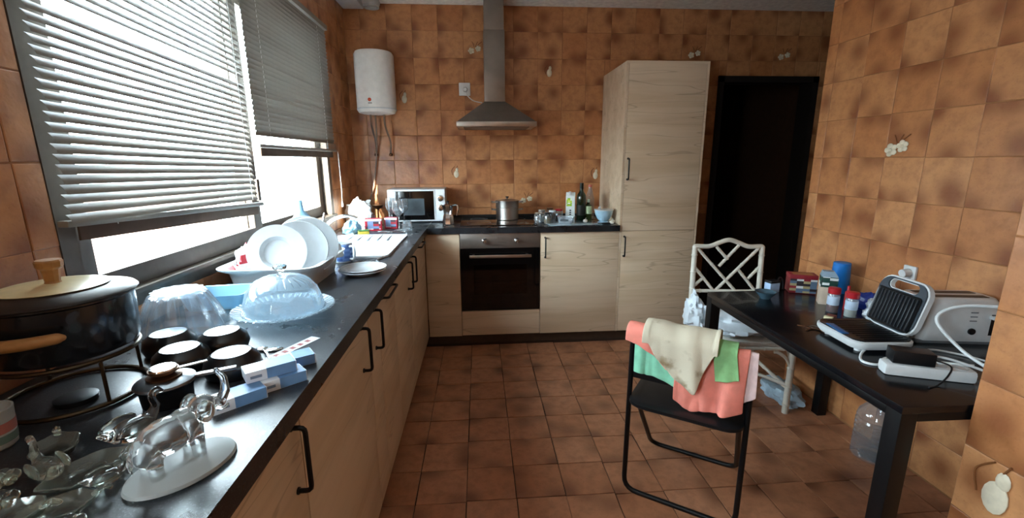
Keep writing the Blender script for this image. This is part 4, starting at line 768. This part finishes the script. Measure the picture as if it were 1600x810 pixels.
# ------------------------------------------------------------------ things on the table
t = thing('small_bowl', 'small dark blue bowl near the table corner', 'bowl', (1.822, -1.225, TZ)); G().lathe([(0, 0), (.024, 0), (.026, .006), (.046, .03), (.05, .036), (.046, .036), (.022, .01), (0, .008)], seg=28).done('dish', mat('blue grey glaze', '3e5663', .25), t)
t = thing('lighter_pack', 'small pale blue carton with black top behind the bowl', 'box', (1.925, -1.12, TZ), .2); G().b2(-.03, .03, -.02, .02, 0, .05, .002).done('carton', mat('pale blue card', 'a9c4e4', .5), t); G().b2(-.031, .031, -.021, .021, .05, .062, .002).done('lid', BLACKP, t); G().tube([(.03, 0, .055), (.055, .01, .07), (.08, .012, .05), (.085, .01, .005)], .004, 8).done('cord', BLACKP, t)
t = thing('tea_box', 'dark red tea box with printed front on the table', 'box', (2.075, -1.13, TZ), math.radians(-22)); G().b2(-.062, .062, -.04, .04, 0, .095, .002).done('carton', mat('dark red card', '7c1f26', .45), t)
G().b2(-.061, .061, -.0412, -.04, .003, .075).done('front_print', patch_mat('tea print', ['cfd3d4', '7c1f26', '5a6f86', '8d2630', '2a2228', 'a89a70'], 42), t); G().b2(-.0632, .0632, -.0412, .0412, .078, .096, .001).done('lid', mat('wine red card', '8d2630', .45), t); G().b2(-.045, .045, -.025, .025, .096, .0968).done('top_panel', mat('tan panel', 'a8744a', .5), t); 
t = thing('small_carton', 'green and white drink carton with slanted black top on table', 'carton', (2.06, -1.325, TZ), math.radians(-30)); G().b2(-.033, .033, -.03, .03, 0, .085, .001).done('lower_box', mat('beige card', 'c9b6a2', .5), t); G().b2(-.0332, .0332, -.0302, .0302, .085, .135, .001).done('upper_box', patch_mat('green carton print', ['17594a', 'dfe6e4', '0e3d33', '1b1f24'], 46), t)
G().add(*loops([rc(-.0332, .0332, -.0302, .0302, .135), rc(-.028, .018, -.02, .02, .16)])).done('slanted_top', mat('blue grey card', '8fa6b8', .4), t, smooth=0)
def spice(label, x, y, fill, h=.112, r=.0235, sl=False):
    t = thing('spice_jar', label, 'spice jar', (x, y, TZ), random.random(), 'red capped spice jars'); G().lathe([(0, 0), (r*.95, 0), (r, .003), (r, h*.76), (r*.9, h*.8), (0, h*.8)], seg=24).done('glass', PET, t); G().lathe([(0, .002), (r*.93, .003), (r*.93, h*.55), (0, h*.55)], seg=20).done('contents', fill, t)
    G().lathe([(r*1.02, h*.78), (r*1.04, h*.79), (r*1.04, h), (r*.9, h*1.02), (0, h*1.02)], seg=24).done('cap', RED, t); G().lathe([(r*1.005, h*.32), (r*1.02, h*.33), (r*1.02, h*.66), (r*1.005, h*.67)], seg=24).done('paper_label', mat('pale blue label', 'b8c8dc', .5), t)
spice('red-capped spice jar with brown powder nearer the carton', 1.995, -1.445, mat('paprika brown', '5a2a1e', .8)); spice('red-capped spice jar with pale salt beside sandwich maker', 2.022, -1.515, mat('greyish salt', 'b3b0a4', .8))
t = thing('lighter', 'slim red plastic bottle standing between the spice jars', 'bottle', (2.075, -1.43, TZ)); G().lathe([(0, 0), (.011, 0), (.012, .003), (.012, .085), (.006, .095), (.006, .115), (0, .116)], seg=16).done('body', RED, t)
t = thing('blue_cup', 'tall bright blue plastic cup upside down against the wall', 'cup', (2.27, -1.15, TZ)); G().lathe([(.046, 0), (.047, .003), (.038, .155), (.03, .158), (0, .157)], seg=28).done('cup', BLUE, t)
crumple('dark blue plastic bag behind the spice jars', 'plastic_bag', 'bag', (2.2, -1.42, TZ), (.05, .07, .05), mat('dark blue film', '1b2f7a', .35), 31, 32, .3)
crumple('white plastic wrapper behind the sandwich maker', 'plastic_wrapper', 'wrapper', (2.10, -1.57, TZ), (.05, .06, .06), BAGM, 33, 32, .3)
t = thing('matchbox', 'small brown matchbox between jars and sandwich maker', 'box', (1.92, -1.53, TZ), .6); G().b2(-.027, .027, -.016, .016, 0, .014, .001).done('sleeve', mat('brown card', '7a3a26', .6), t); G().b2(-.03, -.012, -.0165, .0165, -.0002, .0145).done('label_band', mat('cream card', 'd8d2a8', .6), t)
t = thing('key_bunch', 'small bunch of dark keys beside the sandwich maker', 'keys', (1.77, -1.63, TZ)); G().tube(circ(.016, .004, 16), .0018, 6, closed=True, sub=2).done('key_ring', STEELD, t)
for k in range(3): a = k*1.1+2.5; G().b2(.014, .06, -.004, .004, .0+.002*k, .003+.002*k, .0008).lathe([(0, 0), (.011, 0), (.011, .003), (0, .003)], (.02, 0, .002*k), 12).done('key', BRONZE, t, rz=a)
# sandwich maker
SM = thing('sandwich_maker', 'open white sandwich maker with black grill plates on the table', 'sandwich maker', (1.845, -1.775, TZ), math.radians(-5)); a, b = .112, .125; GR = mat('black non-stick plate', '0b0c0f', .32)
g = G(); g.add(*loops([rrect(a*.9, b*.9, .04, .014), rrect(a, b, .05, .03), rrect(a, b, .05, .042), rrect(a*.94, b*.94, .05, .046)])); g.done('base', WPL, SM, smooth=45)
bp = G().add(*loops([rrect(a*.93, b*.93, .04, .044), rrect(a*.93, b*.93, .04, .05), rrect(a*.85, b*.85, .03, .048)])).done('lower_plate', GR, SM, smooth=30)
g = G()
for k in range(11): g.b2(-a*.6, a*.75, -b*.78+k*.0195-.003, -b*.78+k*.0195+.003, .047, .0505, .001)
g.done('lower_ribs', GR, bp)
G().b2(-a*.95, -a*.72, -.06, .045, .05, .054, .002).done('blue_strip', mat('blue spatula', '1e5f9c', .35), SM, rz=-.12)
for sx in (-.07, .07):
    for sy in (-.08, .08): G().lathe([(.012, 0), (.012, .016)], (sx, sy, 0), 14).done('foot', WPL, SM)
LT = Matrix.Translation((a-.02, .008, .05)) @ Matrix.Rotation(math.radians(104), 4, 'Y')
def ltr(g):
    for v in g.bm.verts: v.co = LT @ v.co
    return g
# lid shell in local coordinates: x from 0 (hinge) to -2a, z up = inner face away
def shell(inset, z0, z1, ho, hi):
    """plate outline with a hole for the handle"""
    o = off(rrect(a-inset+.02, b-inset, .05-inset*.3, z0), -a-.02, 0); p_ = [(x, y, z1) for x, y, z in o]; return o, p_
la = .1; lid_o = off(rrect(la, b*.87, .05, 0), -la, 0); hole_c = (-2*la+.03, 0)
hole = [(hole_c[0]+x, y, 0) for x, y, _ in rrect(.016, .064, .0155, 0)]
def holed(outer, hole, z0, z1):
    g = G(); bm = g.bm; ov = [bm.verts.new((x, y, z0)) for x, y, _ in outer]; hv = [bm.verts.new((x, y, z0)) for x, y, _ in hole]
    es = [bm.edges.new((l[i], l[(i+1) % len(l)])) for l in (ov, hv) for i in range(len(l))]
    r = bmesh.ops.triangle_fill(bm, use_beauty=True, use_dissolve=False, edges=es)
    fs = [f for f in r['geom'] if isinstance(f, bmesh.types.BMFace)]
    e = bmesh.ops.extrude_face_region(bm, geom=fs)
    for v in e['geom']:
        if isinstance(v, bmesh.types.BMVert): v.co.z = z1
    return g
ld = ltr(holed(lid_o, hole, .002, .02)).done('lid', WPL, SM, smooth=40)
ho2 = [(hole_c[0]+x, y, 0) for x, y, _ in rrect(.019, .067, .0185, 0)]
ltr(holed(off(rrect(la-.006, b*.87-.006, .046, 0), -la, 0), ho2, -.004, .003)).done('lid_liner', mat('dark grey liner', '3a434c', .4), ld)
up = ltr(G().add(*loops([off(rrect(.068, .096, .015, -.003), -.08, 0), off(rrect(.068, .096, .015, -.010), -.08, 0), off(rrect(.062, .09, .012, -.008), -.08, 0)]))).done('upper_plate', GR, ld, smooth=30)
g = G()
for k in range(12): g.b2(-.139, -.021, -.084+k*.0153-.0025, -.084+k*.0153+.0025, -.0125, -.008, .001)
ltr(g).done('upper_ribs', mat('grill rib', '20252c', .3), up)
g = G(); g.cyl((a-.002, -.08, .048), (a-.002, .08, .048), .008); g.done('hinge', STEELD, SM)
# toaster
t = thing('toaster', 'white two-slot toaster against the right wall', 'toaster', (2.19, -1.755, TZ), math.radians(-9)); a, b = .15, .085
g = G(); g.add(*loops([rrect(a*.96, b*.92, .03, .012), rrect(a, b, .045, .03), rrect(a, b, .045, .11), rrect(a*.97, b*.92, .045, .15), rrect(a*.9, b*.75, .04, .17), rrect(a*.85, b*.66, .03, .172)])); g.done('shell', WPL, t, smooth=60)
for s in (-1, 1): G().b2(-a*.72, a*.72, s*.028-.014, s*.028+.014, .1715, .1735).done('slot', BLACKP, t)
G().b2(-a*.95, a*.95, -b*.9, b*.9, 0, .014, .003).done('base', mat('grey base', '6a6e72', .5), t)
G().b2(a*.6, a*.78, -b-.001, -b+.004, .04, .12, .001).done('lever_slot', BLACKP, t); G().b2(a*.54, a*.84, -b-.02, -b, .105, .118, .003).done('lever', WPL, t)
for k in range(3): G().b2(-.012, .012, -b-.0012, -b+.001, .125-k*.016, .129-k*.016).done('printed_mark', mat('grey mark', '777b80', .5), t, (.03, 0, 0))
G().lathe([(.012, 0), (.012, .006), (0, .007)], seg=16, M=Matrix.Rotation(PI/2, 4, 'X')).done('dial', BLACKP, t, (.03, -b, .055))
# wall plug socket and lead above toaster
t = thing('wall_outlet', 'white wall outlet above the sandwich maker', 'socket', (XR-.004, -1.44, .9), 0); G().b2(-.012, 0, -.03, .03, -.03, .03, .004).done('plate', WPL, t); G().cyl((-.012, 0, -.0), (-.045, 0, -.005), .018).done('plug', WPL, t)
# power strip and adapter
t = thing('power_strip', 'white power strip at the near end of the table', 'power strip', (1.815, -2.055, TZ), math.radians(-21)); G().box((0, 0, .02), (.24, .055, .04), .012).done('body', WPL, t)
for k in (-.03, .03, .085): G().lathe([(.02, .0395), (.02, .041), (.017, .041), (.017, .034), (0, .034)], seg=20).done('outlet', mat('pale grey plastic', 'c9cdd0', .5), t, (k, 0, 0))
t = thing('power_adapter', 'black power adapter plugged on the white power strip', 'adapter', (1.775, -2.035, TZ+.0415), math.radians(-24)); G().b2(-.055, .055, -.028, .028, 0, .042, .004).done('body', BLACKP, t)
def cord(label, pts, r, m, nm='cable'): return tag(G().tube(pts, r, 8).done(nm, m), label, 'cable', 'cables on the table')
cord('white cord of the sandwich maker looping on the table', [(1.80, -1.86, TZ+.02), (1.745, -1.89, TZ+.006), (1.7, -1.945, TZ+.005), (1.73, -1.975, TZ+.005), (1.8, -1.93, TZ+.005), (1.87, -1.94, TZ+.005), (1.95, -1.98, TZ+.006), (2.0, -2.04, TZ+.02)], .0045, WPL)
cord('thick white cord arching in front of the toaster', [(2.0, -2.08, TZ+.03), (1.99, -2.0, TZ+.06), (1.965, -1.93, TZ+.13), (1.99, -1.93, TZ+.175), (2.06, -1.97, TZ+.2), (2.16, -2.06, TZ+.2), (2.22, -2.16, TZ+.15), (2.24, -2.19, TZ+.02)], .0055, WPL)
cord('thin white cable behind the power strip', [(1.96, -2.07, TZ+.035), (1.93, -1.98, TZ+.006), (1.95, -1.9, TZ+.005), (2.03, -1.88, TZ+.005), (2.1, -1.95, TZ+.005), (2.13, -2.05, TZ+.005)], .0035, WPL)
cord('white cable lying straight across the table end', [(1.83, -2.0, TZ+.045), (1.9, -2.04, TZ+.05), (2.0, -2.13, TZ+.02), (2.03, -2.18, TZ+.005)], .004, WPL)
cord('thin black cable across the power strip', [(1.83, -2.045, TZ+.055), (1.86, -2.085, TZ+.048), (1.83, -2.11, TZ+.03), (1.79, -2.12, TZ+.004), (1.75, -2.13, TZ+.004)], .0025, BLACKP)
t = thing('plug_cluster', 'white plugs bunched at the end of the power strip', 'plugs', (2.0, -2.12, TZ)); 
for k, (x, y, z) in enumerate(((0, 0, .02), (.015, .03, .045), (-.02, .02, .05))): G().lathe([(.0, -.02), (.014, -.018), (.017, 0), (.012, .018), (0, .02)], (x, y, z), 16).done('plug', WPL, t)
